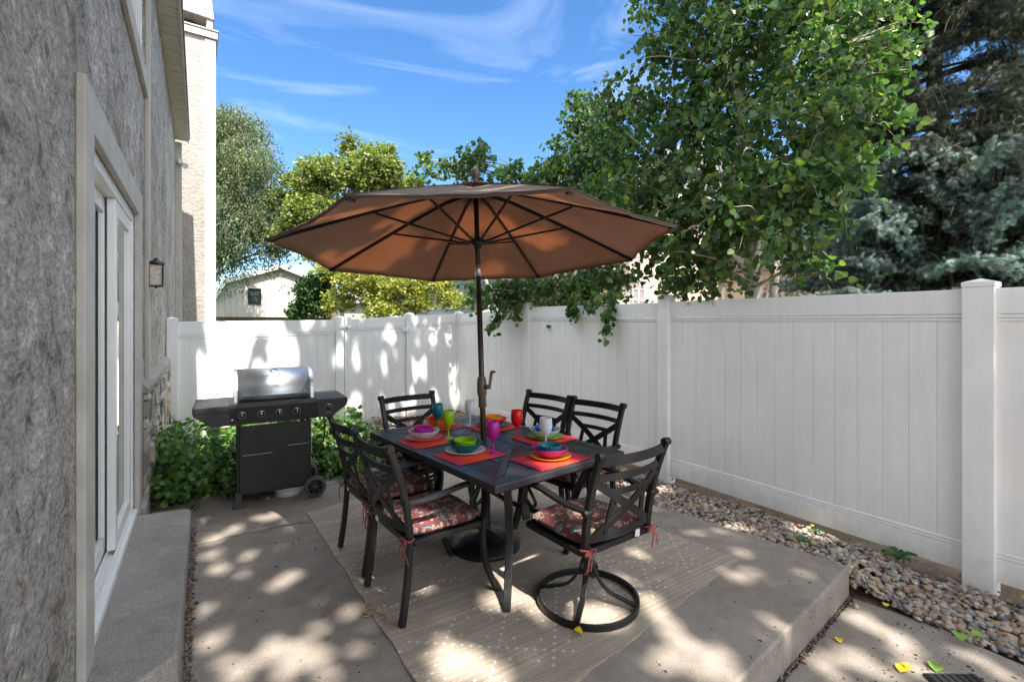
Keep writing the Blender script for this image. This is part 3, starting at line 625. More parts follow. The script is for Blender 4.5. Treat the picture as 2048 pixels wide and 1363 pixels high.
# =====================================================================  NEIGHBOURING BUILDINGS
YB = 24
bn = empty('gambrel_barn', (3.3, YB, 0), 'pale grey gambrel barn with one black framed window behind the back fence', 'barn')
ap = PY(561, 533, YB); kl = PY(452, 562, YB); el = PY(427, 600, YB); xr = 2 * ap.x - kl.x; xe = 2 * ap.x - el.x
prof = [(el.x, 1.78), (xe, 1.78), (xe, el.z), (xr, kl.z), (ap.x, ap.z), (kl.x, kl.z), (el.x, el.z)]
prof = [(a - 3.3, c) for a, c in prof]
m = MB(); m.extr(prof, 'y', 0, 8); m.build('gable_wall', M['barn'], bn)
m = MB(); m.box(el.x - 3.3 + .1, xe - 3.3 - .1, .35, 7.9, -.3, 1.78); m.build('lower_wall', M['brownwood'], bn)
rp_ = prof[2:]; 
for i in range(len(rp_) - 1):
    (x0, z0), (x1, z1) = rp_[i], rp_[i + 1]; d = Vector((x1 - x0, z1 - z0)).normalized(); nn = Vector((d.y, -d.x)); nn = nn if nn.y > 0 else -nn
    q = [(x0, z0), (x1, z1), (x1 + nn.x * .09, z1 + nn.y * .09), (x0 + nn.x * .09, z0 + nn.y * .09)]
    m = MB(); m.extr([(a, c + .003) for a, c in q], 'y', -.22, 8.2); m.build('roof', M['shingle'], bn)
    q2 = [(x0, z0 - .1), (x1, z1 - .1), (x1 + nn.x * .1, z1 + nn.y * .1), (x0 + nn.x * .1, z0 + nn.y * .1)]
    m = MB(); m.extr(q2, 'y', -.25, -.222); m.build('rake_board', M['white'], bn)
w0 = PY(496, 576, YB); w1 = PY(522, 608, YB)
m = MB(); x0, x1, z0, z1 = w0.x - 3.3, w1.x - 3.3, w1.z, w0.z
for a in [(x0, x1, z0, z0 + .07), (x0, x1, z1 - .07, z1), (x0, x0 + .06, z0 + .07, z1 - .07), (x1 - .06, x1, z0 + .07, z1 - .07)]: m.box(a[0], a[1], -.06, 0, a[2], a[3])
m.box(x0 + .06, x1 - .06, -.03, -.005, (z0 + z1) / 2 - .02, (z0 + z1) / 2 + .02, )
wn = m.build('window', M['black'], bn); m = MB(); m.box(x0 + .06, x1 - .06, -.02, -.004, z0 + .07, z1 - .07); m.build('pane', simple('dark_glass', (.05, .07, .07), .08, var=.2), wn)
# small blue-grey shed roof to the right of the barn
sh = empty('low_shed', (9.5, 27, 0), 'low grey shed half hidden behind the yellow green trees', 'shed')
m = MB(); m.box(-2.6, 2.6, 0, 3, -.3, 2.6); m.build('wall', M['barn'], sh)
m = MB(); m.extr([(-.4, 2.6), (3.4, 2.6), (1.5, 3.5)], 'x', -2.8, 2.8); m.build('roof', M['shingle'], sh)
# grey house, mid distance, behind the umbrella
YG = 11.5
gh = empty('grey_sided_house', (9, YG, 0), 'blue grey sided house with a white downspout seen under the right half of the umbrella', 'house')
gl_ = PY(958, 590, YG)
m = MB(); m.box(gl_.x - 9, 12 - 9, 0, 6, -.3, 3.05); m.build('wall', M['greysiding'], gh)
m = MB(); m.extr([(-.45, 3.05), (6.4, 3.05), (3, 4.3)], 'x', gl_.x - 9.3, 3.2); m.build('roof', M['shingle'], gh)
m = MB(); m.box(gl_.x - 9.32, 3.2, -.58, -.46, 2.93, 3.05); m.build('gutter', M['white'], gh)
dp = gl_.x - 9 + .5
m = MB(); m.tube([(dp - .6, -.5, 2.9), (dp - .55, -.46, 2.6), (dp - .1, -.2, 2.42), (dp, -.06, 2.3), (dp, -.06, -.2)], .045); m.build('downspout', M['white'], gh)
m = MB(); wx = PY(1000, 600, YG).x - 9; m.box(wx, wx + .8, -.05, 0, 1.9, 2.8); wn = m.build('window', M['white'], gh, bevel=.01); m = MB(); m.box(wx + .07, wx + .73, -.062, -.052, 1.97, 2.73); m.build('pane', bpy.data.materials['dark_glass'], wn)
m = MB(); wx = PY(1185, 580, YG).x - 9; m.box(wx, wx + .7, -.05, 0, 1.8, 2.95); wn = m.build('window', M['white'], gh, bevel=.01); m = MB(); m.box(wx + .07, wx + .63, -.062, -.052, 1.87, 2.88); m.build('pane', bpy.data.materials['dark_glass'], wn)
# beige house with arched window
YH = 8.6
bh = empty('beige_stucco_house', (9, YH, 0), 'sunlit beige stucco house with a white arched window behind the right fence', 'house')
xl = PY(1222, 600, YH).x
m = MB(); m.box(xl - 9, 9, 0, 8, -.3, 5.0); m.build('wall', M['beige'], bh)
xr2 = 18.0
m = MB(); m.extr([(xl - 9.4, 5.0), (9.4, 5.0), ((xl + 9) / 2 - 4.5, 7.4)], 'y', -.4, 8.4); m.build('roof', M['shingle'], bh)
m = MB(); m.box(xl - 9.02, xl - 8.86, -.05, 0, -.3, 5.0); m.box(xl - 9.45, 9.45, -.46, -.41, 4.86, 5.02); m.build('white_trim', M['whitetrim'], bh)
def arched(x0, x1, z0, z1, parent):
    r_ = (x1 - x0) / 2; cx = (x0 + x1) / 2; arc = [(cx + r_ * math.cos(a), z1 - r_ + r_ * math.sin(a)) for a in [math.pi * k / 14 for k in range(15)]]
    m = MB(); path = [(x1, -.03, z0)] + [(x, -.03, z) for x, z in arc] + [(x0, -.03, z0), ]
    m.bar(path + [path[0]], .1, .1, ref=(0, 1, 0)); m.build('surround', M['whitetrim'], parent)
    m = MB(); m.extr([(x1, z0)] + arc + [(x0, z0)], 'y', -.012, -.004); wn = m.build('window', simple('brown_window_glass', (.28, .24, .22), .15), parent)
    m = MB()
    for k in (1, 2): x = x0 + (x1 - x0) * k / 3; m.box(x - .014, x + .014, -.03, -.013, z0, z1 - r_ + .08)
    k = z0 + .25
    while k < z1 - r_ + .02: m.box(x0, x1, -.032, -.015, k - .013, k + .013); k += .29
    m.bar([(cx + r_ * .5 * math.cos(a), -.025, z1 - r_ + .08 + r_ * .5 * math.sin(a)) for a in [math.pi * k / 10 for k in range(11)]], .026, .02, ref=(0, 1, 0))
    m.build('muntins', M['white'], wn)
wa = PY(1253, 553, YH); wb = PY(1287, 606, YH)
arched(wa.x - 9, wb.x - 9, 1.0, wa.z, bh); arched(wa.x - 9 + 4.2, wb.x - 9 + 4.2, 1.0, wa.z, bh)
# low lit wall of the next unit further right, seen in gaps under the spruce
nh = empty('far_stucco_house', (14, 4.2, 0), 'pink beige stucco house glimpsed between the aspen trunk and the spruce', 'house')
m = MB(); m.box(-.5, 7, 0, 6, -.3, 3.0); m.build('wall', M['beige'], nh); m = MB(); m.extr([(-.4, 3.0), (6.4, 3.0), (3, 4.6)], 'x', -.8, 7.3); m.build('roof', M['shingle'], nh)
# =====================================================================  TABLE
TR = R(5.7); TC = Vector((1.664, 2.81, 0)); tcs, tsn = math.cos(TR), math.sin(TR)
def T(x, y, z=0): return Vector((TC.x + x * tcs - y * tsn, TC.y + x * tsn + y * tcs, z))
TWh, TLh, TZ = .51, .762, .725
tb = empty('patio_dining_table', TC, 'rectangular black metal patio table laid with colourful plastic dishes', 'table', rz=TR)
m = MB(); m.box(-TWh + .01, TWh - .01, -TLh + .01, TLh - .01, .700, .7165); m.build('table_underlay', M['blackmat'], tb)
m = MB(); fw = .085
m.prism([(-TWh, -TLh), (TWh, -TLh), (TWh - fw, -TLh + fw), (-TWh + fw, -TLh + fw)], .685, TZ); m.prism([(TWh, TLh), (-TWh, TLh), (-TWh + fw, TLh - fw), (TWh - fw, TLh - fw)], .685, TZ)
m.prism([(TWh, -TLh), (TWh, TLh), (TWh - fw, TLh - fw), (TWh - fw, -TLh + fw)], .685, TZ); m.prism([(-TWh, TLh), (-TWh, -TLh), (-TWh + fw, -TLh + fw), (-TWh + fw, TLh - fw)], .685, TZ)
m.build('rim', M['tabletop'], tb, bevel=.005)
m = MB(); a_, b_ = TWh - fw, TLh - fw; sw = .032; g_ = .0042; apex = b_ - a_      # diagonals run in from the corners
nb = 5; wd = 2 * a_ / nb
def yd(x): return b_ - (a_ - abs(x)) - sw * 1.0 - g_
for i in range(nb):                                                               # long planks
    x0, x1 = -a_ + i * wd + g_, -a_ + (i + 1) * wd - g_
    top = [(x1, yd(x1)), (x0, yd(x0))] if not (x0 < 0 < x1) else [(x1, yd(x1)), (0, yd(0)), (x0, yd(x0))]
    bot = [(x, -y) for x, y in reversed(top)]
    m.prism(bot + top, .7, TZ - .002)
for sgn in (1, -1):
    ys_ = [apex + sw * 1.2, apex + (b_ - apex) * .5, b_]
    for k in range(2):                                                            # cross planks in the end triangles
        y0, y1 = ys_[k] + g_, ys_[k + 1] - g_
        w0 = a_ - (b_ - y0) - sw * 1.0 - g_; w1 = a_ - (b_ - y1) - sw * 1.0 - g_
        poly = [(-max(w0, .002), y0), (max(w0, .002), y0), (w1, y1), (-w1, y1)]
        if sgn < 0: poly = [(x, -y) for x, y in reversed(poly)]
        m.prism(poly, .7, TZ - .002)
    for sx in (1, -1):                                                            # diagonal straps
        q = [(sx * a_, b_), (sx * (a_ - sw), b_), (0, apex + sw), (0, apex), (0, apex - sw), (sx * a_, b_ - sw)]
        q = [(x, y * sgn) for x, y in q]
        ar = sum(q[i][0] * q[(i + 1) % 6][1] - q[(i + 1) % 6][0] * q[i][1] for i in range(6))
        if ar < 0: q = q[::-1]
        q = [(x + (-.0012 * 0), y) for x, y in q]
        m.prism([(x + sx * .0012, y) for x, y in q], .7, TZ - .0005)
m.build('table_planks', M['tabletop'], tb, bevel=.0015)
m = MB()
for s1 in (-1, 1):
    m.box(s1 * (TWh - .09) - .012, s1 * (TWh - .09) + .012, -TLh + .09, TLh - .09, .645, .699); m.box(-TWh + .09, TWh - .09, s1 * (TLh - .09) - .012, s1 * (TLh - .09) + .012, .645, .697)
m.build('apron', M['black'], tb, bevel=.003)
for sx in (-1, 1):
    for sy in (-1, 1):
        m = MB(); pts = []
        for k in range(15):
            u = k / 14; off = .04 * math.sin(u * math.pi * 1.0) * 1.2 - .075 * (1 - u) ** 2.2 * 0 + .02 * u
            pts.append((sx * (.355 - .10 * math.sin(u * math.pi) + .0 * u), sy * (.66 - .10 * math.sin(u * math.pi)), .69 * (1 - u)))
        m.bar(pts, .042, .042, ref=(sx, sy, 0)); m.build('leg', M['black'], tb, bevel=.004)
        m = MB(); m.tube([(sx * .33 - sx * .0, sy * .5, .64), (sx * .315, sy * .52, .58), (sx * .29, sy * .55, .55), (sx * .27, sy * .58, .57)], .012); m.build('scroll_brace', M['black'], tb)
m = MB(); m.bar([(-.255, -.5, .3), (-.1, -.2, .27), (0, 0, .265)], .025, .02); m.bar([(.255, .5, .3), (.1, .2, .27), (0, 0, .265)], .025, .02); 
m = MB(); zz = .30
for sx in (-1, 1):
    m.bar([(sx * .27, -.57, zz), (sx * .22, -.3, zz - .03), (sx * .2, 0, zz - .04), (sx * .22, .3, zz - .03), (sx * .27, .57, zz)], .022, .03)
m.build('stretcher', M['black'], tb, bevel=.003)
# =====================================================================  CHAIRS (local: sitter faces +y)
def post_y(z):
    if z < .42: return -.215 - .045 * ((.42 - z) / .42) ** 1.6
    return -.215 - .03 * ((z - .42) / .48) - .085 * ((z - .42) / .48) ** 2
def post_x(z): return .232 + (.012 * (z - .42) / .48 if z > .42 else .006 * (.42 - z))
def bk(u, z): # point in the bowed plane of the backrest
    w_ = post_x(z); k = 1 - (u / w_) ** 2
    return Vector((u, post_y(z) - .045 * k, z))
def backbar(m, pts, hgt, th=.011):
    P_ = []
    for (u0, z0), (u1, z1) in zip(pts[:-1], pts[1:]):
        for k in range(8): P_.append(bk(u0 + (u1 - u0) * k / 8, z0 + (z1 - z0) * k / 8))
    P_.append(bk(*pts[-1])); m.sweep(P_, [(-th / 2, -hgt / 2), (th / 2, -hgt / 2), (th / 2, hgt / 2), (-th / 2, hgt / 2)], (0, 0, 1), smooth=False)
def diag(m, p, q, wd, th=.011):
    n = 10; A = [bk(p[0] + (q[0] - p[0]) * k / n, p[1] + (q[1] - p[1]) * k / n) for k in range(n + 1)]
    m.sweep(A, [(-wd / 2, -th / 2), (wd / 2, -th / 2), (wd / 2, th / 2), (-wd / 2, th / 2)], (0, 1, .12), smooth=False)
def make_chair(loc, rz, label, swivel=False, srz=0):
    c = empty('patio_swivel_chair' if swivel else 'patio_armchair', loc, label, 'chair', 'black metal patio chairs round the table', rz)
    for s1 in (-1, 1):
        zs = [(.39 if swivel else 0) + ((.9 - (.39 if swivel else 0)) * k / 16) for k in range(17)]
        m = MB(); m.bar([(s1 * post_x(z), post_y(z), z) for z in zs], .034, .03, ref=(0, 1, 0))
        p = Vector((s1 * post_x(.9), post_y(.9), .9)); m.tube([p + Vector((-s1 * .02, 0, 0)), p + Vector((s1 * .022, 0, 0))], .021, 14)
        m.build('rear_leg' if not swivel else 'back_post', M['black'], c, bevel=.0025)
        # arm with scroll, running into the front leg
        m = MB(); arm = [(s1 * .245, post_y(.62) - .005, .615), (s1 * .262, -.14, .618), (s1 * .268, -.04, .632), (s1 * .268, .08, .648), (s1 * .266, .16, .642), (s1 * .262, .215, .612), (s1 * .258, .238, .56), (s1 * .254, .236, .50), (s1 * .25, .222, .43)]
        sm_ = [tuple(v) for v in catmull(arm, 5)]
        m.sweep(sm_, [(-.021, -.009), (.021, -.009), (.021, .009), (-.021, .009)], (0, 0.6, 1), smooth=False)
        m.tube([(s1 * .215, post_y(.61) - .006, .614), (s1 * .275, post_y(.61) - .006, .614)], .017, 12)
        m.build('arm', M['black'], c, bevel=.002)
        m = MB(); sc_ = catmull([(s1 * .262, .19, .615), (s1 * .26, .16, .585), (s1 * .257, .135, .55), (s1 * .255, .15, .525), (s1 * .254, .185, .52), (s1 * .254, .21, .54)], 5)
        m.tube(sc_, .0095, 8); m.build('arm_scroll', M['black'], c)
        if not swivel:
            m = MB(); m.bar(catmull([(s1 * .25, .222, .44), (s1 * .248, .218, .33), (s1 * .25, .238, .18), (s1 * .256, .285, .06), (s1 * .258, .315, 0)], 5), .034, .026, ref=(0, 1, .1)); m.build('front_leg', M['black'], c, bevel=.0025)
    m = MB()
    backbar(m, [(-.243, .872), (.243, .872)], .048); backbar(m, [(-.240, .785), (.240, .785)], .034); backbar(m, [(-.235, .475), (.235, .475)], .04)
    diag(m, (-.236, .765), (.19, .485), .042); diag(m, (.236, .765), (-.19, .485), .042)
    diag(m, (-.11, .70), (-.13, .485), .03); diag(m, (.11, .70), (.13, .485), .03); diag(m, (-.135, .70), (.135, .70), .03)
    m.build('backrest', M['black'], c, bevel=.0015)
    m = MB()
    m.box(-.235, .235, .20, .235, .388, .418); m.box(-.225, .225, -.225, -.195, .388, .418)
    m.box(-.255, -.225, -.2, .225, .388, .418); m.box(.225, .255, -.2, .225, .388, .418); m.box(-.224, .224, -.194, .199, .400, .410)
    m.build('seat_frame', M['black'], c, bevel=.003)
    # cushion
    n = 22; vs = []; hw, hd, cy = .236, .222, .012
    def se(a, e=.32): c_, s_ = math.cos(a), math.sin(a); return (abs(c_) ** e * (1 if c_ > 0 else -1), abs(s_) ** e * (1 if s_ > 0 else -1))
    prof = [(0, .083), (.3, .082), (.55, .079), (.75, .072), (.88, .061), (.96, .047), (1.0, .034), (1.0, .028), (.965, .014), (.88, .004), (0, 0)]
    m = MB(); N = 56
    for r_, z in prof:
        for k in range(N):
            x, y = se(2 * math.pi * k / N); u, v = x * hw * r_, y * hd * r_
            pf = .006 * math.sin(u * 21 + v * 9) * math.sin(v * 17 - 1) * (1 if z > .03 else 0)
            vs.append((u, v + cy, .413 + z + pf - .01 * (1 - r_) * (z > .05)))
    fs = [(i * N + k, i * N + (k + 1) % N, (i + 1) * N + (k + 1) % N, (i + 1) * N + k)[::-1] for i in range(len(prof) - 1) for k in range(N)]
    m.add(vs, fs, 0, True); cu_ = m.build('seat_cushion', M['cushion'], c)
    m = MB(); m.tube([(se(2 * math.pi * k / N)[0] * (hw + .001), se(2 * math.pi * k / N)[1] * (hd + .001) + cy, .413 + .031) for k in range(N)], .0042, 6, closed=True); m.build('piping', M['cushion'], cu_)
    rr = random.Random(int(loc[0] * 977 + loc[1] * 331))
    for s1 in (-1, 1):
        m = MB(); b0 = Vector((s1 * .232, post_y(.4) - .024, .425))
        m.tube([b0 + Vector((.028 * math.cos(a), .022 * math.sin(a) + .02, .004 * math.sin(2 * a))) for a in [2 * math.pi * k / 14 for k in range(14)]], .005, 6, closed=True)
        for k in range(2): 
            dx = rr.uniform(-.05, .05); m.sweep(catmull([b0 + Vector((0, -.006, 0)), b0 + Vector((dx * .6, -.02, -.03)), b0 + Vector((dx, -.018, -.05 - .03 * rr.random())), b0 + Vector((dx * 1.3, -.01, -.08 - .04 * rr.random()))], 4), [(-.005, -.0015), (.005, -.0015), (.005, .0015), (-.005, .0015)], (0, 1, 0), smooth=False)
        for q in (-1, 1): m.tube(catmull([b0 + Vector((0, -.006, 0)), b0 + Vector((q * .022, -.018, .012)), b0 + Vector((q * .038, -.016, -.006)), b0 + Vector((q * .02, -.012, -.012)), b0 + Vector((0, -.006, 0))], 3), .004, 6)
        m.build('tie', M['tie'], cu_)
    m = MB(); m.box(.115 if swivel else -.17, .15 if swivel else -.135, -.236, -.234, .400, .438, rot=Matrix.Rotation(R(8), 3, 'Y')); m.build('cloth_tag', M['tagwhite'], cu_)
    if swivel:
        br = Matrix.Rotation(srz, 4, 'Z')
        m = MB(); m.sweep([(.272 * math.cos(2 * math.pi * k / 48), .272 * math.sin(2 * math.pi * k / 48), .018) for k in range(48)], [(-.007, -.017), (.007, -.017), (.007, .017), (-.007, .017)], (0, 0, 1), closed=True, smooth=False)
        m.build('base_ring', M['black'], c, bevel=.002)
        m = MB(); m.tube([(0, 0, .2), (0, 0, .385)], .026, 16); m.lathe([(0, .36), (.085, .36), (.09, .385), (0, .388)], (0, 0, 0), 20); m.box(-.14, .14, -.16, .17, .372, .388); m.build('swivel_column', M['black'], c, bevel=.002)
        for k in range(4):
            a = R(45 + 90 * k) + srz; d = Vector((math.cos(a), math.sin(a), 0))
            m = MB(); m.bar(catmull([d * .02 + V3(0, 0, .25), d * .05 + V3(0, 0, .15), d * .11 + V3(0, 0, .075), d * .2 + V3(0, 0, .04), d * .268 + V3(0, 0, .022)], 5), .03, .012, ref=(0, 0, 1)); m.build('base_leg', M['black'], c, bevel=.002)
    return c
def catmull(pts, n):
    p = [Vector(q) for q in pts]; p = [p[0] * 2 - p[1]] + p + [p[-1] * 2 - p[-2]]; o = []
    for i in range(1, len(p) - 2):
        for k in range(n):
            t = k / n; a, b, c, d = p[i - 1], p[i], p[i + 1], p[i + 2]
            o.append(.5 * ((2 * b) + (c - a) * t + (2 * a - 5 * b + 4 * c - d) * t * t + (3 * b - a - 3 * c + d) * t ** 3))
    o.append(p[-2]); return o
RG = .008       # rug thickness under the feet
def copy_tree(o, parent=None):
    c = o.copy(); COL.objects.link(c); c.parent = parent
    for k in [x for x in bpy.data.objects if x.parent == o]: copy_tree(k, c)
    return c
chA = make_chair((1.11, 2.55, RG), R(-90 + 4), 'black armchair with red floral cushion, the nearest on the left side of the table')
def chair_at(x, y, rz, label):
    c = copy_tree(chA); c.location = (x, y, RG); c.rotation_euler = (0, 0, R(rz)); c['label'] = label; return c
chair_at(1.10, 3.13, -90 + 3, 'black armchair on the left side of the table, nearer to the black grill')
chair_at(2.235, 3.23, 90 + 8, 'black armchair on the fence side of the table, the farther one of that side')
chair_at(2.32, 2.72, 90 + 7, 'black armchair on the fence side of the table, between the swivel chair and its neighbour')
chair_at(1.57, 3.58, 180 + 8, 'black armchair at the far end of the table facing the viewer')
chC = make_chair((1.80, 1.955, RG), R(2.5), 'black swivel chair on a round ring base at the near end of the table', True, R(-12))
# =====================================================================  UMBRELLA
UB = T(0, .012); 
ub_ = empty('umbrella_base', (UB.x, UB.y, RG), 'heavy round black umbrella base standing under the table', 'umbrella base')
m = MB(); m.lathe([(0, 0), (.235, 0), (.24, .012), (.235, .03), (.2, .045), (.19, .06), (.12, .075), (.07, .085), (.045, .10), (.034, .13), (.031, .42), (.036, .42), (.036, .46), (.026, .462)], (0, 0, 0), 48); m.build('base_plate', M['black'], ub_)
m = MB(); m.tube([(.03, -.02, .4), (.075, -.05, .4)], .007); m.box(.07, .082, -.075, -.03, .385, .415, rot=Matrix.Rotation(R(20), 3, 'X')); m.build('clamp_knob', M['black'], ub_)
um = empty('patio_umbrella', (UB.x, UB.y, .25 + RG), 'large brown octagonal patio umbrella rising through the middle of the table', 'umbrella')
rt = Vector((CT, -ST, 0)); fw_ = Vector((ST, CT, 0))
axis = (Vector((0, 0, 1)) - rt * .036 + fw_ * .066).normalized(); qd = Vector((0, 0, 1)).rotation_difference(axis)
um.rotation_mode = 'QUATERNION'; um.rotation_quaternion = qd @ Quaternion((0, 0, 1), math.atan2(CT, ST) + R(22.5 + .5))
ZO = .25 + RG
APX, RIM, RR = 2.51 - ZO, 2.045 - ZO, 1.34
m = MB(); m.tube([(0, 0, -.08), (0, 0, 1.0 - ZO), (0, 0, 1.72 - ZO)], .0195, 20); m.build('lower_pole', M['polebronze'], um)
m = MB(); m.tube([(0, 0, 1.72 - ZO), (0, 0, 2.49 - ZO)], .0175, 20); m.build('upper_pole', M['black'], um)
m = MB(); m.tube([(0, 0, 1.86 - ZO), (0, 0, 1.96 - ZO)], .0205, 20); m.build('tilt_sleeve', M['steel'], um)
m = MB(); m.lathe([(.02, .94 - ZO), (.028, .95 - ZO), (.027, 1.02 - ZO), (.032, 1.03 - ZO), (.034, 1.06 - ZO), (.034, 1.12 - ZO), (.028, 1.15 - ZO), (.02, 1.16 - ZO)], (0, 0, 0), 20); ca_ = R(-22.5) 
inv = um.rotation_quaternion.inverted(); d1 = inv @ (rt * .8 - fw_ * .6); d2 = inv @ (rt * .95 + fw_ * .1)
m.tube([d1 * .02 + V3(0, 0, 1.09 - ZO), d1 * .07 + V3(0, 0, 1.09 - ZO)], .016, 12); m.build('crank_housing', M['bronze'], um)
m = MB(); h0 = d1 * .068 + V3(0, 0, 1.085 - ZO); h1 = h0 + d2 * .02 + V3(0, 0, .11); m.bar([h0, h1], .02, .01, ref=d1); m.tube([h1 - d1 * .0, h1 + d1 * .028], .009, 10); m.build('crank_handle', M['bronze'], um)
m = MB(); m.lathe([(.0, 2.490 - ZO), (.018, 2.520 - ZO), (.02, 2.550 - ZO), (.013, 2.560 - ZO), (.018, 2.570 - ZO), (.031, 2.587 - ZO), (.035, 2.610 - ZO), (.031, 2.630 - ZO), (.017, 2.643 - ZO), (0, 2.646 - ZO)], (0, 0, 0), 24); m.build('finial', M['bronze'], um)
HZ = 2.10 - ZO
m = MB(); m.lathe([(.019, HZ - .045), (.03, HZ - .04), (.03, HZ - .02), (.052, HZ - .015), (.052, HZ + .02), (.035, HZ + .03), (.019, HZ + .03)], (0, 0, 0), 24); m.build('runner_hub', M['black'], um)
m = MB(); m.lathe([(.019, APX - .07), (.045, APX - .065), (.045, APX - .035), (.019, APX - .03)], (0, 0, 0), 24); m.build('top_hub', M['black'], um)
def cz(r_): 
    u = r_ / RR; return APX - (APX - RIM) * (u ** 1.12)
def cpt(r_, a):      # canopy surface: straight cloth between ribs with a little sag
    k = (a % (math.pi / 4)) / (math.pi / 4); t = abs(k - .5) * 2; cosf = math.cos(math.pi / 8) / math.cos((k - .5) * math.pi / 4)
    sc_ = .035 * (1 - t * t) * (r_ / RR) ** 3
    rr = r_ * cosf * (1 - sc_ * .9); return Vector((rr * math.cos(a), rr * math.sin(a), cz(r_) - .028 * (1 - t ** 2) * math.sin(min(1, r_ / RR) * math.pi) + .004 * math.sin(a * 31 + r_ * 9) * (1 - t)))
NS, NA = 16, 8 * 12
m = MB(); rs = [.10 + (RR - .10) * k / NS for k in range(NS + 1)]
vs = [cpt(r_, 2 * math.pi * k / NA) for r_ in rs for k in range(NA)]
vs += [Vector((v.x * .995, v.y * .995, v.z - .016)) for v in vs[-NA:]]   # hem folded down
fs = [(i * NA + k, i * NA + (k + 1) % NA, (i + 1) * NA + (k + 1) % NA, (i + 1) * NA + k) for i in range(NS + 1) for k in range(NA)]
m.add(vs, fs, 0, True); can = m.build('canopy', M['canopy'], um)
m = MB(); rs = [.0, .04, .12, .2]; vs = []
for i, r_ in enumerate(rs):
    for k in range(NA):
        p_ = cpt(max(r_, .001), 2 * math.pi * k / NA); vs.append((p_.x, p_.y, p_.z + .028 - .008 * (i == 3) + .014 * abs(math.sin(4 * 2 * math.pi * k / NA)) * (i == 3)))
fs = [(i * NA + k, i * NA + (k + 1) % NA, (i + 1) * NA + (k + 1) % NA, (i + 1) * NA + k) for i in range(3) for k in range(NA)]
m.add(vs, fs, 0, True); m.build('vent_cap', M['canopy'], can)
m = MB()
for k in range(8):
    a = k * math.pi / 4; m.bar([cpt(r_, a) + V3(0, 0, .0035) for r_ in (.1, .3, .5, .7, .9, 1.1, 1.3, RR)], .02, .003)
m.tube([cpt(RR, 2 * math.pi * k / NA) + V3(0, 0, -.002) for k in range(NA)], .004, 5, closed=True)
m.build('seams', M['canopy'], can)
for k in range(8):
    a = k * math.pi / 4; d = V3(math.cos(a), math.sin(a), 0)
    m = MB(); m.bar([d * .04 + V3(0, 0, APX - .052)] + [d * r_ + V3(0, 0, cz(r_) - .016) for r_ in (.25, .5, .75, 1.0, 1.2, RR - .012)], .013, .02); m.box(-.02, .02, -.014, .014, -.012, .01, 0, Matrix.Rotation(a, 3, 'Z'), (0, 0, 0))
    m.v = m.v[:-8] + [tuple(Vector(v) + d * (RR - .03) + V3(0, 0, cz(RR - .03) - .02)) for v in m.v[-8:]]
    m.build('rib', M['black'], um)
    m = MB(); m.bar([d * .045 + V3(0, 0, HZ), d * .70 + V3(0, 0, cz(.70) - .03)], .011, .014); m.build('strut', M['black'], um)
# =====================================================================  TABLEWARE
def mat_at(cx, cy, label, w_=.375, h_=.29, rz=0):
    m = MB(); n = 14; vs = [(-w_ / 2 + w_ * i / n, -h_ / 2 + h_ * j / n, z + .0006 * math.sin(i * 1.7 + j)) for z in (0, .0022) for j in range(n + 1) for i in range(n + 1)]; k = (n + 1) ** 2
    fs = [(k + j * (n + 1) + i, k + j * (n + 1) + i + 1, k + (j + 1) * (n + 1) + i + 1, k + (j + 1) * (n + 1) + i) for j in range(n) for i in range(n)]
    fs += [(j * (n + 1) + i, (j + 1) * (n + 1) + i, (j + 1) * (n + 1) + i + 1, j * (n + 1) + i + 1) for j in range(n) for i in range(n)]
    for i in range(n):
        fs += [(i, i + 1, k + i + 1, k + i), (n * (n + 1) + i + 1, n * (n + 1) + i, k + n * (n + 1) + i, k + n * (n + 1) + i + 1), ((i + 1) * (n + 1), i * (n + 1), k + i * (n + 1), k + (i + 1) * (n + 1)), (i * (n + 1) + n, (i + 1) * (n + 1) + n, k + (i + 1) * (n + 1) + n, k + i * (n + 1) + n)]
    m.add(vs, fs); o = m.build('placemat', M['placemat'], None, loc=(cx, cy, TZ + .0015)); o.rotation_euler = (0, 0, TR + R(rz)); tag(o, label, 'placemat', 'orange and pink woven placemats')
BOWLS = []
def dish(kind, c, z, colr, label):
    if kind == 'plate': pr = [(0, 0), (.075, 0), (.085, .003), (.122, .014), (.126, .016), (.125, .0185), (.12, .0175), (.083, .0065), (.075, .0035), (0, .0035)]
    if kind == 'bowl': pr = [(0, 0), (.05, 0), (.056, .004), (.085, .024), (.105, .05), (.11, .056), (.1085, .058), (.1015, .0505), (.083, .028), (.052, .007), (0, .0055)]
    if kind == 'small_bowl': pr = [(0, 0), (.036, 0), (.041, .003), (.062, .03), (.0715, .062), (.072, .066), (.0695, .066), (.06, .032), (.038, .007), (0, .0055)]
    if kind == 'goblet': pr = [(0, 0), (.034, 0), (.036, .002), (.032, .005), (.012, .010), (.0062, .018), (.0052, .06), (.0065, .074), (.018, .084), (.032, .102), (.0405, .13), (.042, .155), (.0385, .196), (.0365, .197), (.040, .155), (.038, .13), (.03, .106), (.016, .09), (0, .086)]
    m = MB(); m.lathe(pr, (0, 0, 0), 48); o = m.build(kind, PM[colr], None, loc=(c[0], c[1], z)); tag(o, label, kind.replace('_', ' ')); 
    o['group'] = {'plate': 'plastic plates on the placemats', 'bowl': 'large plastic bowls', 'small_bowl': 'small plastic bowls', 'goblet': 'plastic goblets on the table'}[kind]; return o
Z0 = TZ + .004
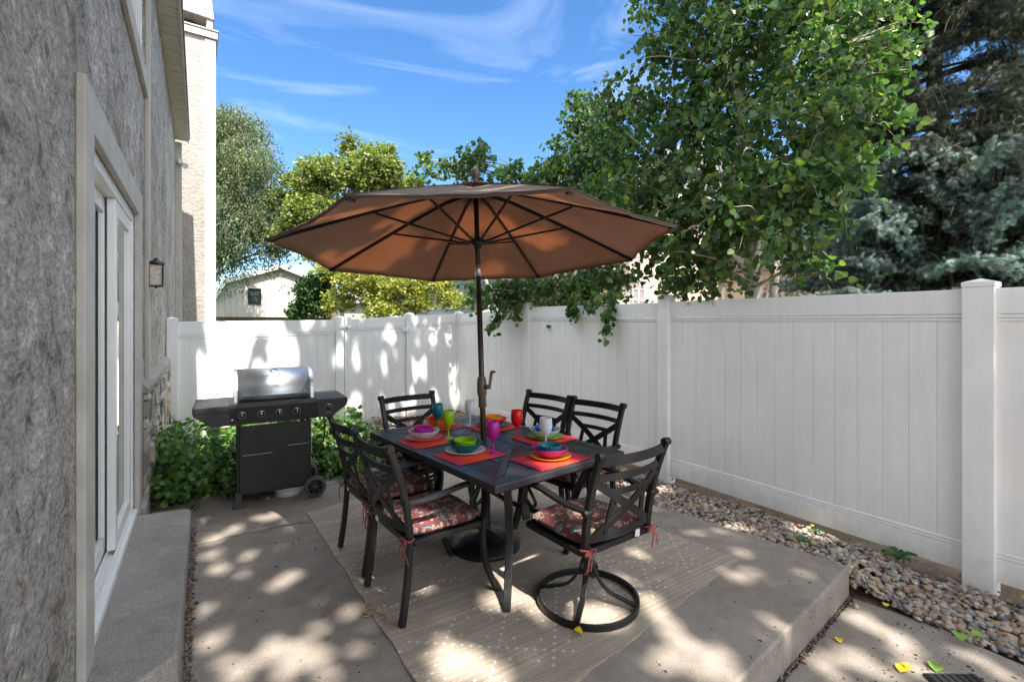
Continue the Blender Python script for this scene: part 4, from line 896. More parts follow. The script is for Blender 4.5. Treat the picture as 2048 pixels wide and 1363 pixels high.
sets = [  # mat, plate centre, plate / bowl / small bowl colours, words
 ((1.56, 3.40), (1.585, 3.40), 'pink', 'orange', 'red', 'at the far end of the table'),
 ((1.93, 3.15), (1.935, 3.175), 'dteal', 'red', 'orange', 'at the far right behind the umbrella pole'),
 ((1.335, 3.02), (1.325, 3.09), 'pink', 'clear', 'magenta', 'at the left side near the grill'),
 ((1.40, 2.565), (1.405, 2.635), 'white', 'dteal', 'green', 'at the left near side of the table'),
 ((2.03, 2.63), (2.045, 2.655), 'lime', 'white', 'blue', 'at the right side beside the red goblet'),
 ((1.752, 2.225), (1.768, 2.244), 'orange', 'magenta', 'teal', 'at the near end in front of the swivel chair')]
cn = dict(pink='pale red', orange='orange', red='red', dteal='dark teal', clear='frosted clear', magenta='magenta', white='white', green='lime green', lime='lime green', blue='blue', teal='teal')
for mc, pc, a, b2, c2, wd in sets:
    mat_at(*mc, f'orange and pink woven placemat {wd}', w_=.40 if wd.startswith('at the near end') else .365, rz=0)
    dish('plate', pc, Z0, a, f'{cn[a]} plate {wd}'); dish('bowl', pc, Z0 + .0045, b2, f'{cn[b2]} wide bowl {wd}'); dish('small_bowl', pc, Z0 + .011, c2, f'{cn[c2]} small bowl nested {wd}')
for (x, y), c2, wd in [((1.522, 3.294), 'teal', 'dark teal goblet at the far end of the table'), ((1.797, 3.29), 'clear', 'frosted clear goblet at the far side left of the umbrella pole'), ((1.468, 3.0), 'green', 'lime green goblet left of the umbrella pole'),
                       ((1.535, 2.517), 'magenta', 'magenta goblet on the near left placemat'), ((1.867, 2.744), 'red', 'red goblet right of the umbrella pole'), ((1.875, 2.425), 'clear', 'frosted white goblet standing behind the teal bowl')]:
    dish('goblet', (x, y), Z0 - .002, c2, wd)
# =====================================================================  RUG
RC = [Vector((.795, 1.46)), Vector((2.935, 1.757)), Vector((2.62, 4.46)), Vector((.757, 4.116))]
def rq(u, v): p = RC[0] * (1 - u) * (1 - v) + RC[1] * u * (1 - v) + RC[2] * u * v + RC[3] * (1 - u) * v; return p
ru, rv = 128, 168; rgc = Vector((1.75, 2.9))
def rz_(u, v):
    z = .006 + .0012 * math.sin(u * 19 + v * 5)
    e = min(u, 1 - u, v, 1 - v)
    if e < .02: z += .002 * math.sin(u * 60 + v * 47)
    if u > .97 and v < .04: z += .012 * (u - .97) / .03 * (.04 - v) / .04
    if u < .02: z += .006 * max(0, math.sin(v * 14)) * (1 - u / .02)
    return max(z, .0045)
def dotp(i, j):
    # rows of dots forming lattices of diamonds in two wide bands, single zigzags between
    if i % 2 or j % 2: return False
    a, b_ = i // 2, j // 2; P_ = 12; q = b_ % 42
    tri = abs((a % P_) - P_ // 2)
    if 4 <= q <= 22:
        return (a + b_) % P_ == 0 or (a - b_) % P_ == 0 or ((a + b_) % P_ in (3, 9) and (a - b_) % P_ in (3, 9))
    return q in (31 + tri // 2, 37 + tri // 2) 
m = MB(); 
for j in range(rv + 1):
    for i in range(ru + 1):
        u, v = i / ru, j / rv; p = rq(u, v)
        if i == 0: p = p - Vector((.004 * (math.sin(v * 40) + .5), 0))
        if j == 0: p = p - Vector((0, .006 * (math.sin(u * 33) + .5 * math.sin(u * 97))))
        m.v.append((p.x - rgc.x, p.y - rgc.y, rz_(u, v)))
for j in range(rv):
    for i in range(ru):
        a = j * (ru + 1) + i; m.f.append([a, a + 1, a + ru + 2, a + ru + 1]); m.m.append(1 if dotp(i, j) else 0); m.sm.append(False)
nb = len(m.v); rim = [(i, 0) for i in range(ru)] + [(ru, j) for j in range(rv)] + [(i, rv) for i in range(ru, 0, -1)] + [(0, j) for j in range(rv, 0, -1)]
for i, j in rim: v = m.v[j * (ru + 1) + i]; m.v.append((v[0], v[1], .001))
for k in range(len(rim)):
    a = rim[k]; b = rim[(k + 1) % len(rim)]; m.f.append([nb + k, nb + (k + 1) % len(rim), b[1] * (ru + 1) + b[0], a[1] * (ru + 1) + a[0]]); m.m.append(0); m.sm.append(False)
rg = m.build('outdoor_rug', [M['rug'], M['rugdot']], loc=(rgc.x, rgc.y, .0)); tag(rg, 'beige woven outdoor rug with cream diamond dots under the table and chairs', 'rug')
m = MB(); rr = random.Random(3); p0 = P(738, 1210, 0)
pts = [p0 + V3(0, 0, .008)]; 
for k in range(15): pts.append(P(738 + rr.uniform(-14, 26) * (1 if k < 9 else .3) + (k > 8) * (k - 8) * 7, 1205 + rr.uniform(-8, 26) * (1 if k < 9 else .3) + (k > 8) * (k - 8) * 6, .012 + rr.random() * .012))
m.tube(catmull(pts, 5), .0028, 6); tag(m.build('loose_twine', M['twine']), 'frayed loop of jute twine at the left edge of the rug', 'twine')
# =====================================================================  GRILL
a_ = P(394, 825, .84); gdir = R(-3.0)
gr = empty('gas_grill', (.585, 4.72, 0), 'black gas grill cart with a domed stainless steel lid in front of the sunlit fence', 'grill', rz=gdir)
W2 = .585; SH = .86; CW = .335      # half width with shelves, shelf height, half body width
m = MB()
for sx in (-1, 1): m.box(sx * .265 - .016, sx * .265 + .016, -.205, -.17, .10 if sx < 0 else .03, .735); m.box(sx * .265 - .016, sx * .265 + .016, .19, .225, .0 if sx < 0 else .03, .735)
m.box(-.28, .28, -.2, .22, .095, .11); m.build('cart_frame', M['blackmat'], gr, bevel=.003)
m = MB(); m.box(-.262, .285, -.222, -.206, .115, .675); m.build('front_panel', M['blackmat'], gr, bevel=.004)
m = MB(); m.box(-.24, -.02, -.2235, -.2225, .43, .433); m.build('panel_crease', M['steel'], gr); m = MB(); m.box(.10, .27, -.2235, -.2225, .475, .478); m.build('panel_crease', M['steel'], gr)
m = MB(); m.box(.268, .284, -.17, .19, .115, .62); m.box(-.284, -.268, -.17, .19, .115, .62); m.build('side_panel', M['blackmat'], gr, bevel=.003)
m = MB(); m.add([(-.31, -.235, 0), (-.235, -.235, 0), (-.235, -.16, 0), (-.31, -.16, 0), (-.292, -.217, .13), (-.250, -.217, .13), (-.250, -.178, .13), (-.292, -.178, .13)], [(3, 2, 1, 0), (4, 5, 6, 7), (0, 1, 5, 4), (1, 2, 6, 5), (2, 3, 7, 6), (3, 0, 4, 7)]); m.build('foot', M['plastic'], gr, bevel=.004)
for y in (-.245, .2):
    m = MB(); c = (.315, y, .092); ax = (0, -1, 0)
    m.lathe([(.064, -.022), (.085, -.022), (.092, -.014), (.092, .014), (.085, .022), (.064, .022)], c, 36, axis=ax); wh = m.build('wheel', M['tyre'], gr)
    m = MB(); m.lathe([(.066, -.018), (.066, .018), (.058, .016), (.058, -.016), (.066, -.018)], c, 36, axis=ax); m.lathe([(.0, .018), (.016, .016), (.018, -.016), (0, -.018)], c, 20, axis=ax)
    for k in range(6):
        a = k * math.pi / 3 + .3; d = V3(math.cos(a), 0, math.sin(a)); m.bar([Vector(c) + d * .015, Vector(c) + d * .062], .014, .02, ref=(0, 1, 0))
    m.lathe([(0, -.004), (.06, -.004), (.06, .0), (0, 0)], c, 30, axis=ax); m.build('hub', M['plastic'], wh); m = MB(); m.lathe([(0, .024), (.007, .022), (.008, .016)], c, 14, axis=ax); m.build('axle_cap', M['chrome'], wh)
# control console: front face slopes inwards to the bottom, tapered side shelf aprons
m = MB()
yf, yb = -.285, .26
m.extr([(yf + .02, .875), (yf, .865), (yf - .004, .84), (yf + .035, .695), (yf + .065, .69), (yb, .69), (yb, .86), (yf + .06, .86)][::-1], 'x', -CW, CW); m.build('control_panel', M['plastic'], gr, bevel=.004)
for sx in (-1, 1):
    m = MB(); x1, x0 = sx * W2, sx * (CW - .004); xi = sx * (CW + .12) if sx > 0 else sx * (CW + .10)
    top = [(x0, yf, .862), (x1, yf + .01, .858), (x1, yb, .858), (x0, yb, .862)]; lip = [(x, y, z - .05) for x, y, z in top]
    lo = [(x0, yf + .03, .735), (sx * (CW + .13), yf + .03, .735), (x1 - sx * .004, yf + .012, .80)]
    vs = top + lip; m.add([Vector(v) for v in vs], [(0, 1, 2, 3), (0, 4, 5, 1), (1, 5, 6, 2), (2, 6, 7, 3), (3, 7, 4, 0), (4, 7, 6, 5)] if sx < 0 else [(3, 2, 1, 0), (1, 5, 4, 0), (2, 6, 5, 1), (3, 7, 6, 2), (0, 4, 7, 3), (5, 6, 7, 4)])
    q = [(x0, .835), (x1 - sx * .006, .832), (x1 - sx * .006, .790), (sx * (CW + .115), .698), (x0, .698)]
    m.extr(q if sx > 0 else q[::-1], 'y', yf + .013, yf + .028); m.build('side_shelf', M['plastic'], gr, bevel=.004)
# lid
m = MB(); prof = []; 
cy, cz0 = -.01, .875; ry, rz2 = .235, .235
for k in range(19): a = math.pi * k / 18; prof.append((cy - ry * math.cos(a), cz0 + .055 + rz2 * .84 * math.sin(a) ** .9))
prof = [(cy - ry - .004, cz0), ] + prof + [(cy + ry, cz0)]
LW = .30
n = len(prof); vs = [(x, y, z) for x in (-LW + .022, LW - .022) for y, z in prof]; m.add(vs, [(i, i + 1, n + i + 1, n + i) for i in range(n - 1)], 0, True); 
lid = m.build('lid', M['steel'], gr); lid.modifiers.new('s', 'SOLIDIFY').thickness = .004
for sx in (-1, 1):
    m = MB(); pr = [(y * 1.0 + (y - cy) * .015, z + (.004 if z > cz0 else 0)) for y, z in prof]; x0, x1 = (sx * (LW - .024), sx * (LW + .004)); m.extr(pr if x0 < x1 else pr, 'x', min(x0, x1), max(x0, x1)); m.build('lid_end_cap', M['steel'], lid, bevel=.002)
m = MB(); hz = cz0 + .055; hy = cy - ry - .045
m.tube([(-.245, hy, hz), (.245, hy, hz)], .011, 14)
for sx in (-1, 1): m.tube([(sx * .232, hy, hz), (sx * .232, hy + .05, hz)], .009, 10)
m.build('lid_handle', M['steel'], gr)
def lidpt(k): 
    (y0, z0), (y1, z1) = prof[k], prof[k + 1]; t = Vector((0, y1 - y0, z1 - z0)).normalized(); nn = Vector((0, -t.z, t.y)); return Vector((0, (y0 + y1) / 2, (z0 + z1) / 2)), t, nn
p_, t_, n_ = lidpt(7); m = MB(); m.lathe([(0, .008), (.03, .008), (.034, .004), (.036, -.004)], Vector(p_) + V3(.0, 0, 0), 24, axis=n_); m.build('thermometer', M['chrome'], lid)
p_, t_, n_ = lidpt(5)
cuv = bpy.data.curves.new('t', 'FONT'); cuv.body = 'NEXGRILL'; cuv.size = .034; cuv.extrude = .0012; cuv.align_x = 'CENTER'; cuv.space_character = 1.15
to = bpy.data.objects.new('t', cuv); COL.objects.link(to); dg = bpy.context.evaluated_depsgraph_get(); me = bpy.data.meshes.new_from_object(to.evaluated_get(dg)); bpy.data.objects.remove(to)
lo_ = bpy.data.objects.new('lid_lettering', me); me.materials.clear(); me.materials.append(M['tyre']); COL.objects.link(lo_); lo_.parent = lid
lo_.matrix_local = Matrix.Translation(p_ + n_ * .004 - t_ * .01) @ Matrix((Vector((1, 0, 0)), t_, n_)).transposed().to_4x4()
kd = Vector((0, -(.865 - .74), -.034)).normalized(); kn = Vector((0, -1, -.28)).normalized()
for kx, kz in ((-.245, .775), (-.105, .775), (.03, .775), (.165, .775), (.425, .785)):
    c = Vector((kx, yf + .016 if kx < .3 else yf + .012, kz)); m = MB(); m.lathe([(.0295, .0), (.031, .006), (.027, .008), (.025, .006)], c, 28, axis=kn); kb = m.build('knob_bezel', M['chrome'], gr)
    m = MB(); m.lathe([(.024, .0), (.023, .012), (.02, .016), (0, .016)], c, 24, axis=kn); up = Vector((0, .28, -1)).normalized(); m.bar([c + kn * .022 - up * .021, c + kn * .022 + up * .021], .010, .018, ref=kn); m.build('knob', M['plastic'], kb, bevel=.0015)
    m = MB(); m.box(c.x - .0025, c.x + .0025, c.y - .034, c.y - .031, c.z - .002, c.z + .02); m.build('pointer', M['chrome'], kb)
m = MB(); m.lathe([(0, .012), (.011, .01), (.013, .0)], (-.315, yf + .03, .74), 18, axis=kn); m.build('igniter_button', M['chrome'], gr)
m = MB(); m.tube(catmull([(.42, .02, .74), (.44, .02, .55), (.42, .02, .42), (.33, .0, .32), (.2, .05, .3)], 6), .008); m.build('gas_hose', M['plastic'], gr)
m = MB(); m.add([(.288, -.20, .66), (.30, -.12, .655), (.298, -.13, .40), (.291, -.205, .38), (.292, -.20, .66), (.304, -.12, .655), (.302, -.13, .40), (.295, -.205, .38)], [(0, 1, 2, 3), (7, 6, 5, 4), (0, 4, 5, 1), (1, 5, 6, 2), (2, 6, 7, 3), (3, 7, 4, 0)]); tag(m.build('grill_cloth', M['curtain'], gr), label='pale cloth hanging at the right side of the cart')
pt_ = gr.matrix_basis @ Vector((.12, -.03, 0)); tk = empty('propane_tank', (pt_.x, pt_.y, 0), 'white propane tank with a scuffed foot ring under the black grill', 'gas tank')
m = MB(); m.lathe([(.10, .04), (.13, .055), (.150, .09), (.155, .14), (.155, .3), (.14, .36), (.09, .395), (.03, .41), (.03, .44), (0, .44)], (0, 0, 0), 36); m.lathe([(0, .045), (.10, .04)], (0, 0, 0), 36); m.build('tank_body', M['white'], tk)
m = MB(); m.lathe([(.102, .045), (.105, .0), (.101, .0), (.098, .045)], (0, 0, 0), 36); m.build('foot_ring', M['white'], tk)
# =====================================================================  GRAVEL, DEBRIS, VINES
def ico():
    t = (1 + 5 ** .5) / 2; v = np.array([(-1, t, 0), (1, t, 0), (-1, -t, 0), (1, -t, 0), (0, -1, t), (0, 1, t), (0, -1, -t), (0, 1, -t), (t, 0, -1), (t, 0, 1), (-t, 0, -1), (-t, 0, 1)], float); v /= np.linalg.norm(v[0])
    f = [(0, 11, 5), (0, 5, 1), (0, 1, 7), (0, 7, 10), (0, 10, 11), (1, 5, 9), (5, 11, 4), (11, 10, 2), (10, 7, 6), (7, 1, 8), (3, 9, 4), (3, 4, 2), (3, 2, 6), (3, 6, 8), (3, 8, 9), (4, 9, 5), (2, 4, 11), (6, 2, 10), (8, 6, 7), (9, 8, 1)]
    # one subdivision for round river stones
    V = [tuple(x) for x in v]; F2 = []; cache = {}
    def mid(a, b):
        k = (min(a, b), max(a, b))
        if k not in cache:
            p = np.array(V[a]) + np.array(V[b]); p /= np.linalg.norm(p); V.append(tuple(p)); cache[k] = len(V) - 1
        return cache[k]
    for a, b, c in f:
        x, y, z = mid(a, b), mid(b, c), mid(c, a); F2 += [(a, x, z), (b, y, x), (c, z, y), (x, y, z)]
    return np.array(V), F2
iv, if_ = ico()
def edgex(y): return 3.50 + .02 * math.sin(y * 5) if y < 1.31 else 3.437 - (y - 1.325) * .147
pos = []
for k in range(13500):
    y = RNG.uniform(-.2, 8.0); y = 8 - (8 - y) if RNG.random() < .0 else y
    x0 = edgex(y); x = RNG.uniform(x0 - .0, 4.10)
    bare = .03 + .06 * math.sin(y * 2.3) + .04 * math.sin(y * 7.1)
    if y > 1.0 and x > 4.10 - bare and RNG.random() < .9: continue
    if y > 6.3 and RNG.random() < .5: continue
    bl_ = max(0, min(1, (y - .95) / .75)); bl_ = bl_ if x > x0 + .1 or y < 1.33 else 1; zt = -.165 + .11 * bl_
    f_ = min(1, (x - x0) / .6); z = zt - (.08 * bl_ - .015) * f_ - 0 + RNG.uniform(-.03, .012)
    pos.append((x + (.015 if y > 1.3 else 0), y, z))
for k in range(1500):
    x = RNG.uniform(1.9, 3.0); y = RNG.uniform(5.35, 8.0); pos.append((x, y, gz(x, y) + RNG.uniform(-.01, .02)))
for x, y in [(1.9 + .2 * i, 0) for i in range(0)]: pass
pos = np.array(pos); n = len(pos); sc3 = RNG.uniform(.011, .026, n)[:, None] * np.stack([RNG.uniform(.8, 1.35, n), RNG.uniform(.7, 1.0, n), RNG.uniform(.4, .7, n)], -1)
jit = iv * (1 + .12 * np.sin(iv @ np.array([[3, 1, 2], [1, 4, 1], [2, 0, 5]]) * 2.6).mean(1, keepdims=True))
tag(scatter('river_gravel', jit, if_, pos, rotmats(n, .6), sc3, M['gravel'], smooth=True), 'bed of mixed grey and tan river gravel along the fence', 'gravel', kind='stuff')
# individual pebbles lying on the walkway
for (px, py_) in ((1712, 1215), (1048, 0)):
    if py_: 
        m = MB(); p = P(px, py_, -.19); m.add([tuple(Vector(q) * .018 + Vector((p.x, p.y, -.180))) for q in iv], if_, 0, True); tag(m.build('pebble', M['gravel']), 'single pebble on the lower walkway at the slab corner', 'pebble')
LEAF6 = np.array([(0, 0, 0), (.28, .22, .05), (.40, .55, .07), (.22, .86, .03), (0, 1.02, -.04), (-.22, .86, .03), (-.40, .55, .07), (-.28, .22, .05), (0, .5, 0)])
LF6 = [(0, 1, 8), (1, 2, 8), (2, 3, 8), (3, 4, 8), (4, 5, 8), (5, 6, 8), (6, 7, 8), (7, 0, 8)]
HEART = np.array([(0, 0, 0), (.30, -.06, .05), (.50, .22, .08), (.46, .52, .06), (.22, .85, .02), (0, 1.0, -.03), (-.22, .85, .02), (-.46, .52, .06), (-.50, .22, .08), (-.30, -.06, .05), (0, .4, 0)])
HF = [(i, (i + 1) % 10, 10) for i in range(10)]
DIA = np.array([(0, 0, 0), (.22, .45, .05), (0, 1, 0), (-.22, .45, .05)]); DF = [(0, 1, 2, 3)]
# vines between the slab and the back fence
def vtop(x, y):
    d1 = math.exp(-((x + .0) / .55) ** 2 - ((y - 5.75) / .75) ** 2) * .62; d2 = math.exp(-((x - .75) / .7) ** 2 - ((y - 6.2) / .8) ** 2) * .55; d3 = math.exp(-((x - 1.35) / .42) ** 2 - ((y - 5.85) / .6) ** 2) * .5
    return max(d1, d2, d3) + .05 * math.sin(x * 11 + y * 5)
pos, dr, st = [], [], MB()
for k in range(1500):
    x = RNG.uniform(-.33, 1.75); y = RNG.uniform(5.02, 7.9); t = vtop(x, y)
    if t < .07: continue
    z0 = gz(x, y); zt_ = z0 + .15 + t * RNG.uniform(.3, 1.1)
    p0 = Vector((x + RNG.uniform(-.1, .1), y + RNG.uniform(-.1, .1), z0)); p3 = Vector((x + RNG.uniform(-.2, .2), y - RNG.uniform(0, .3) , zt_)); p4 = p3 + Vector((RNG.uniform(-.1, .1), RNG.uniform(-.14, .02), -RNG.uniform(.0, .16)))
    c = catmull([p0, p0.lerp(p3, .5) + Vector((RNG.uniform(-.05, .05), RNG.uniform(-.05, .05), .06)), p3, p4], 4)
    if k % 3 == 0: st.tube(c, .0022, 4)
    for q in c[3:]:
        for _ in range(1 + (RNG.random() < .6)):
            pos.append(tuple(q + Vector(RNG.normal(size=3) * .025))); d = RNG.normal(size=3) * .7 + np.array([0, -.5, -.15]); dr.append(d)
pos = np.array(pos); n = len(pos); print('vine leaves', n)
nrm = RNG.normal(size=(n, 3)) * .5 + np.array([.05, -.45, 1.0])
tag(scatter('ground_vines', LEAF6, LF6, pos, frames(np.array(dr), nrm), RNG.uniform(.04, .075, n), [M['vine'], M['twig']], extra=st), 'mass of leafy green vines behind and beside the grill', 'vines', kind='stuff')
# dead leaves on the soil under the vines
n = 900; pos = []
while len(pos) < n:
    x, y = RNG.uniform(-.33, 2.6), RNG.uniform(4.85, 6.6)
    if y < 5.25 and x > .35 and RNG.random() < .9: continue
    pos.append((x, y, max(gz(x, y), .004 if (y < 5.2 and x > -.3) else -9) + RNG.uniform(.0, .03)))
tag(scatter('leaf_litter', LEAF6, LF6, np.array(pos), rotmats(n, .7), RNG.uniform(.025, .055, n), [M['litter']]), 'brown dead leaves under the vines', 'dead leaves', kind='stuff')
n = 420; pos = [(4.16 - abs(RNG.normal()) * .06, RNG.uniform(.3, 6), -.125 + RNG.uniform(-.02, .012)) for _ in range(n)]
tag(scatter('fence_foot_debris', LEAF6, LF6, np.array(pos), rotmats(n, .8), RNG.uniform(.012, .035, n), [M['litter']]), 'dry leaves and twigs along the foot of the right fence', 'dry debris', kind='stuff')
# grit and crumbs caught in the joints of the concrete
pos, sz_ = [], []
for k in range(900):
    y = RNG.uniform(2.3, 4.3); q = H(-.058 + abs(RNG.normal()) * .014, y, 0); pos.append((q.x, q.y, .003)); sz_.append(RNG.uniform(.003, .010))
for k in range(500):
    u = RNG.uniform(0, 1); x = .8 + u * 2.62; pos.append((x, 1.03 + (x - .8) * .112 - abs(RNG.normal()) * .012 - .004, -.187)); sz_.append(RNG.uniform(.003, .010))
for k in range(700):
    x, y = RNG.uniform(-.05, 3.3), RNG.uniform(1.2, 5.2); inside = .78 < x < 2.95 and 1.5 < y < 4.4
    if not inside and x < 3.4 - (y - 1.3) * .147: pos.append((x, y, .002)); sz_.append(RNG.uniform(.002, .007))
for k in range(250): pos.append((RNG.uniform(1.9, 3.45), RNG.uniform(.4, 1.05), -.188)); sz_.append(RNG.uniform(.002, .008))
tag(scatter('joint_grit', jit, if_, np.array(pos), rotmats(len(pos), .8), np.array(sz_)[:, None] * np.array([[1.2, .8, .5]]), M['soilgrit']), 'dirt and crumbs lying in the joints and on the concrete', 'dirt', kind='stuff')
# weeds
def weed(x, y, z, n, s, label):
    m = MB(); r_ = random.Random(int(x * 999 + y * 77)); g_ = []
    for k in range(n):
        a = 2 * math.pi * k / n + r_.uniform(-.3, .3); L = s * r_.uniform(.75, 1.15); d = V3(math.cos(a), math.sin(a), 0); sd = V3(-d.y, d.x, 0); el = r_.uniform(.6, 1.15); prev = None; rows = []
        for i in range(9):
            u = i / 8; c = d * (L * u * math.cos(el * .6)) + V3(0, 0, L * (math.sin(el) * u - .55 * u * u)); wv = L * .17 * (math.sin(min(1, u * 1.05 + .03) * math.pi) ** .7 * (.45 + .8 * u) + .03) * (1 + (.25 if i % 2 else -.1)); rows.append((c - sd * wv + V3(0, 0, .01 * s / .1), c, c + sd * wv + V3(0, 0, .01 * s / .1)))
        base = len(m.v); 
        for r3 in rows: m.v += [tuple(q) for q in r3]
        for i in range(8):
            for j in range(2): m.f.append([base + i * 3 + j, base + i * 3 + j + 1, base + i * 3 + j + 4, base + i * 3 + j + 3]); m.m.append(0); m.sm.append(True)
    o = m.build('weed', M['weed'], loc=(min(x, 4.06), y, z + .012)); tag(o, label, 'weed', 'small weeds in the gravel')
q = P(1808, 1112, -.12); weed(q.x, q.y, -.125, 7, .14, 'largest dandelion weed with toothed leaves at the foot of the right fence')
q = P(1524, 1023, -.1); weed(q.x, q.y, -.12, 6, .05, 'tiny weed in the sunlit gravel under the fence')
q = P(1607, 1090, -.1); weed(q.x, q.y, -.09, 7, .06, 'small weed in the gravel beside the slab edge')
q = P(1655, 1055, -.12); weed(q.x, q.y, -.125, 5, .08, 'flat thin weed in the shade below the fence boards')
q = P(1303, 990, -.08); weed(q.x, q.y, -.08, 7, .05, 'small weed at the edge of the gravel beside the swivel chair')
# fallen leaves
def fallen(px, py_, z, s, mt, label, a=0, fold=.2):
    p = P(px, py_, z); m = MB(); v = LEAF6 * s; vs = [(x, y, zz * 1.0 + fold * abs(x) + .003 + .05 * y * math.sin(y / s * 3)) for x, y, zz in v]; m.add(vs, LF6, 0, True)
    o = m.build('fallen_leaf', M[mt], loc=(p.x, p.y, z + .003)); o.rotation_euler = (0, 0, a); tag(o, label, 'leaf', 'fallen leaves on the ground')
fallen(1166, 1272, .01, .055, 'yleaf', 'curled yellow leaf on the rug under the swivel chair ring', .4, .9)
fallen(1530, 1082, 0, .025, 'yleaf', 'small yellow leaf on the slab close to the gravel', 1)
fallen(1680, 1287, -.19, .05, 'yleaf', 'yellow leaf lying alone on the lower walkway', -1)
fallen(1800, 1346, -.19, .075, 'yleaf', 'large yellow leaf on the lower walkway near the black mat', -1.5)
fallen(1822, 1340, -.19, .05, 'yleaf', 'small yellow leaf touching the large yellow one by the mat', -.4)
fallen(1872, 1345, -.19, .085, 'gleaf', 'long green leaf on the lower walkway beside the black mat', -1.3)
fallen(1925, 1283, -.16, .085, 'gleaf', 'bright yellow green leaf at the edge of the gravel', -1.1)
fallen(1945, 1272, -.15, .07, 'gleaf', 'darker green leaf lying behind the bright yellow green one', -2)
fallen(1772, 1214, -.13, .045, 'yleaf', 'yellow leaf on the gravel by the corner of the slab', -1.2)
fallen(1324, 1066, .008, .018, 'yleaf', 'tiny yellow leaf on the right part of the rug', 0)
fallen(1402, 1003, -.06, .03, 'yleaf', 'orange leaf on the gravel between fence and slab', 0)
fallen(1625, 1050, -.08, .035, 'yleaf', 'yellow leaf on the gravel under the middle of the fence', 2)
fallen(660, 1275, 0, .03, 'litter', 'brown dry leaf on the slab left of the rug', 2)
m = MB(); a = P(646, 1230, .004); b = P(668, 1214, .004); m.tube(catmull([a, a.lerp(b, .5) + V3(.01, 0, .008), b, b + V3(.02, .01, .004)], 4), .0035, 6); tag(m.build('dry_twig', M['twig']), 'short dry twig on the slab left of the rug', 'twig')
p = P(1935, 1352, -.18); m = MB(); 
m.box(-.2, .05, -.36, -.02, 0, .012)
for k in range(7): m.box(-.19 + k * .035, -.175 + k * .035, -.35, -.03, .012, .017)
o = m.build('door_mat', M['blackmat'], loc=(p.x + .02, p.y + .03, -.188), bevel=.003); o.rotation_euler = (0, 0, R(-35)); tag(o, 'corner of a black ribbed rubber mat on the lower walkway', 'mat')
# =====================================================================  TREES
def limb_tube(m, pts, r0, r1, seg=8, n=4):
    c = catmull(pts, n); k = len(c); m.tube(c, [r0 + (r1 - r0) * i / (k - 1) for i in range(k)], seg)
    return c
def wiggle(a, b, n, amp):
    a, b = Vector(a), Vector(b); return [a.lerp(b, i / n) + (Vector(RNG.normal(size=3)) * amp if 0 < i < n else Vector((0, 0, 0))) for i in range(n + 1)]
def crown(name, tree, trunk_pts, blobs, ntwig, tlen, nleaf, lsize, tmpl, tf, lm, bark, r0, r1, droop=.35, hang=.5, limb_r=.03, updir=.3, twigevery=2, normup=.3):
    """blobs: (centre, rx, ry, rz, weight). Limbs run from the trunk to the blobs, twigs with leaves fill them."""
    lb = MB(); tk = limb_tube(lb, trunk_pts, r0, r1, 12, 6)
    tw = MB(); pos, dr = [], []; W_ = np.array([b[4] for b in blobs], float); W_ /= W_.sum()
    for b in blobs:
        c = Vector(b[0]); cand = [q for q in tk if q.z < c.z + .3] or [tk[0]]; s = min(cand, key=lambda q: (q - c).length + .6 * abs(q.z - (c.z - (c - q).to_2d().length * .5)))
        mid = s.lerp(c, .5) + Vector((0, 0, .12 * (c - s).length))
        lc = limb_tube(lb, [s, mid + Vector(RNG.normal(size=3)) * .06, c], limb_r, limb_r * .35, 7)
        for _ in range(int(3 + 5 * b[1])):
            e = c + Vector((RNG.normal() * b[1] * .5, RNG.normal() * b[2] * .5, RNG.normal() * b[3] * .5)); q = lc[int(len(lc) * RNG.uniform(.4, .95))]
            limb_tube(lb, wiggle(q, e, 3, .05 * b[1]), limb_r * .4, limb_r * .12, 5, 3)
    for k in range(ntwig):
        b = blobs[RNG.choice(len(blobs), p=W_)]; d = RNG.normal(size=3); d /= np.linalg.norm(d); rr = RNG.uniform(.0, 1) ** (1 / 2.2)
        p = Vector(b[0]) + Vector((d[0] * b[1] * rr, d[1] * b[2] * rr, d[2] * b[3] * rr))
        o = Vector(d) * .7 + Vector(RNG.normal(size=3)) * .5 + Vector((0, 0, updir)); o.normalize(); L = tlen * RNG.uniform(.6, 1.3)
        q0 = p - o * L * .5; q1 = p + Vector((0, 0, .02)); q2 = p + o * L * .45 - Vector((0, 0, L * droop)); c = catmull([q0, q1, q2], 5)
        if k % twigevery == 0: tw.tube(c, [.0045 - .003 * i / (len(c) - 1) for i in range(len(c))], 4)
        for i in range(nleaf):
            u = RNG.uniform(.1, 1.0); q = c[min(len(c) - 1, int(u * len(c)))]
            dd = RNG.normal(size=3) * .8 + np.array([o.x, o.y, -hang]); pos.append(tuple(q + Vector(RNG.normal(size=3)) * lsize * .55)); dr.append(dd)
    n = len(pos); print(name, 'leaves', n)
    lb.build('trunk', bark, tree)
    ex = tw if len(tw.v) else None
    scatter('crown', tmpl, tf, np.array(pos), frames(np.array(dr), RNG.normal(size=(n, 3)) + np.array([0, 0, normup])), lsize * RNG.uniform(.7, 1.3, n), [lm, M['twig']], tree, extra=ex)
def bl(px, py, Z, r, rz=None, w=None, ry=None):
    rz = rz or r; return (W(px, py, Z), r, ry or r, rz, w if w else r * r * (rz / r))
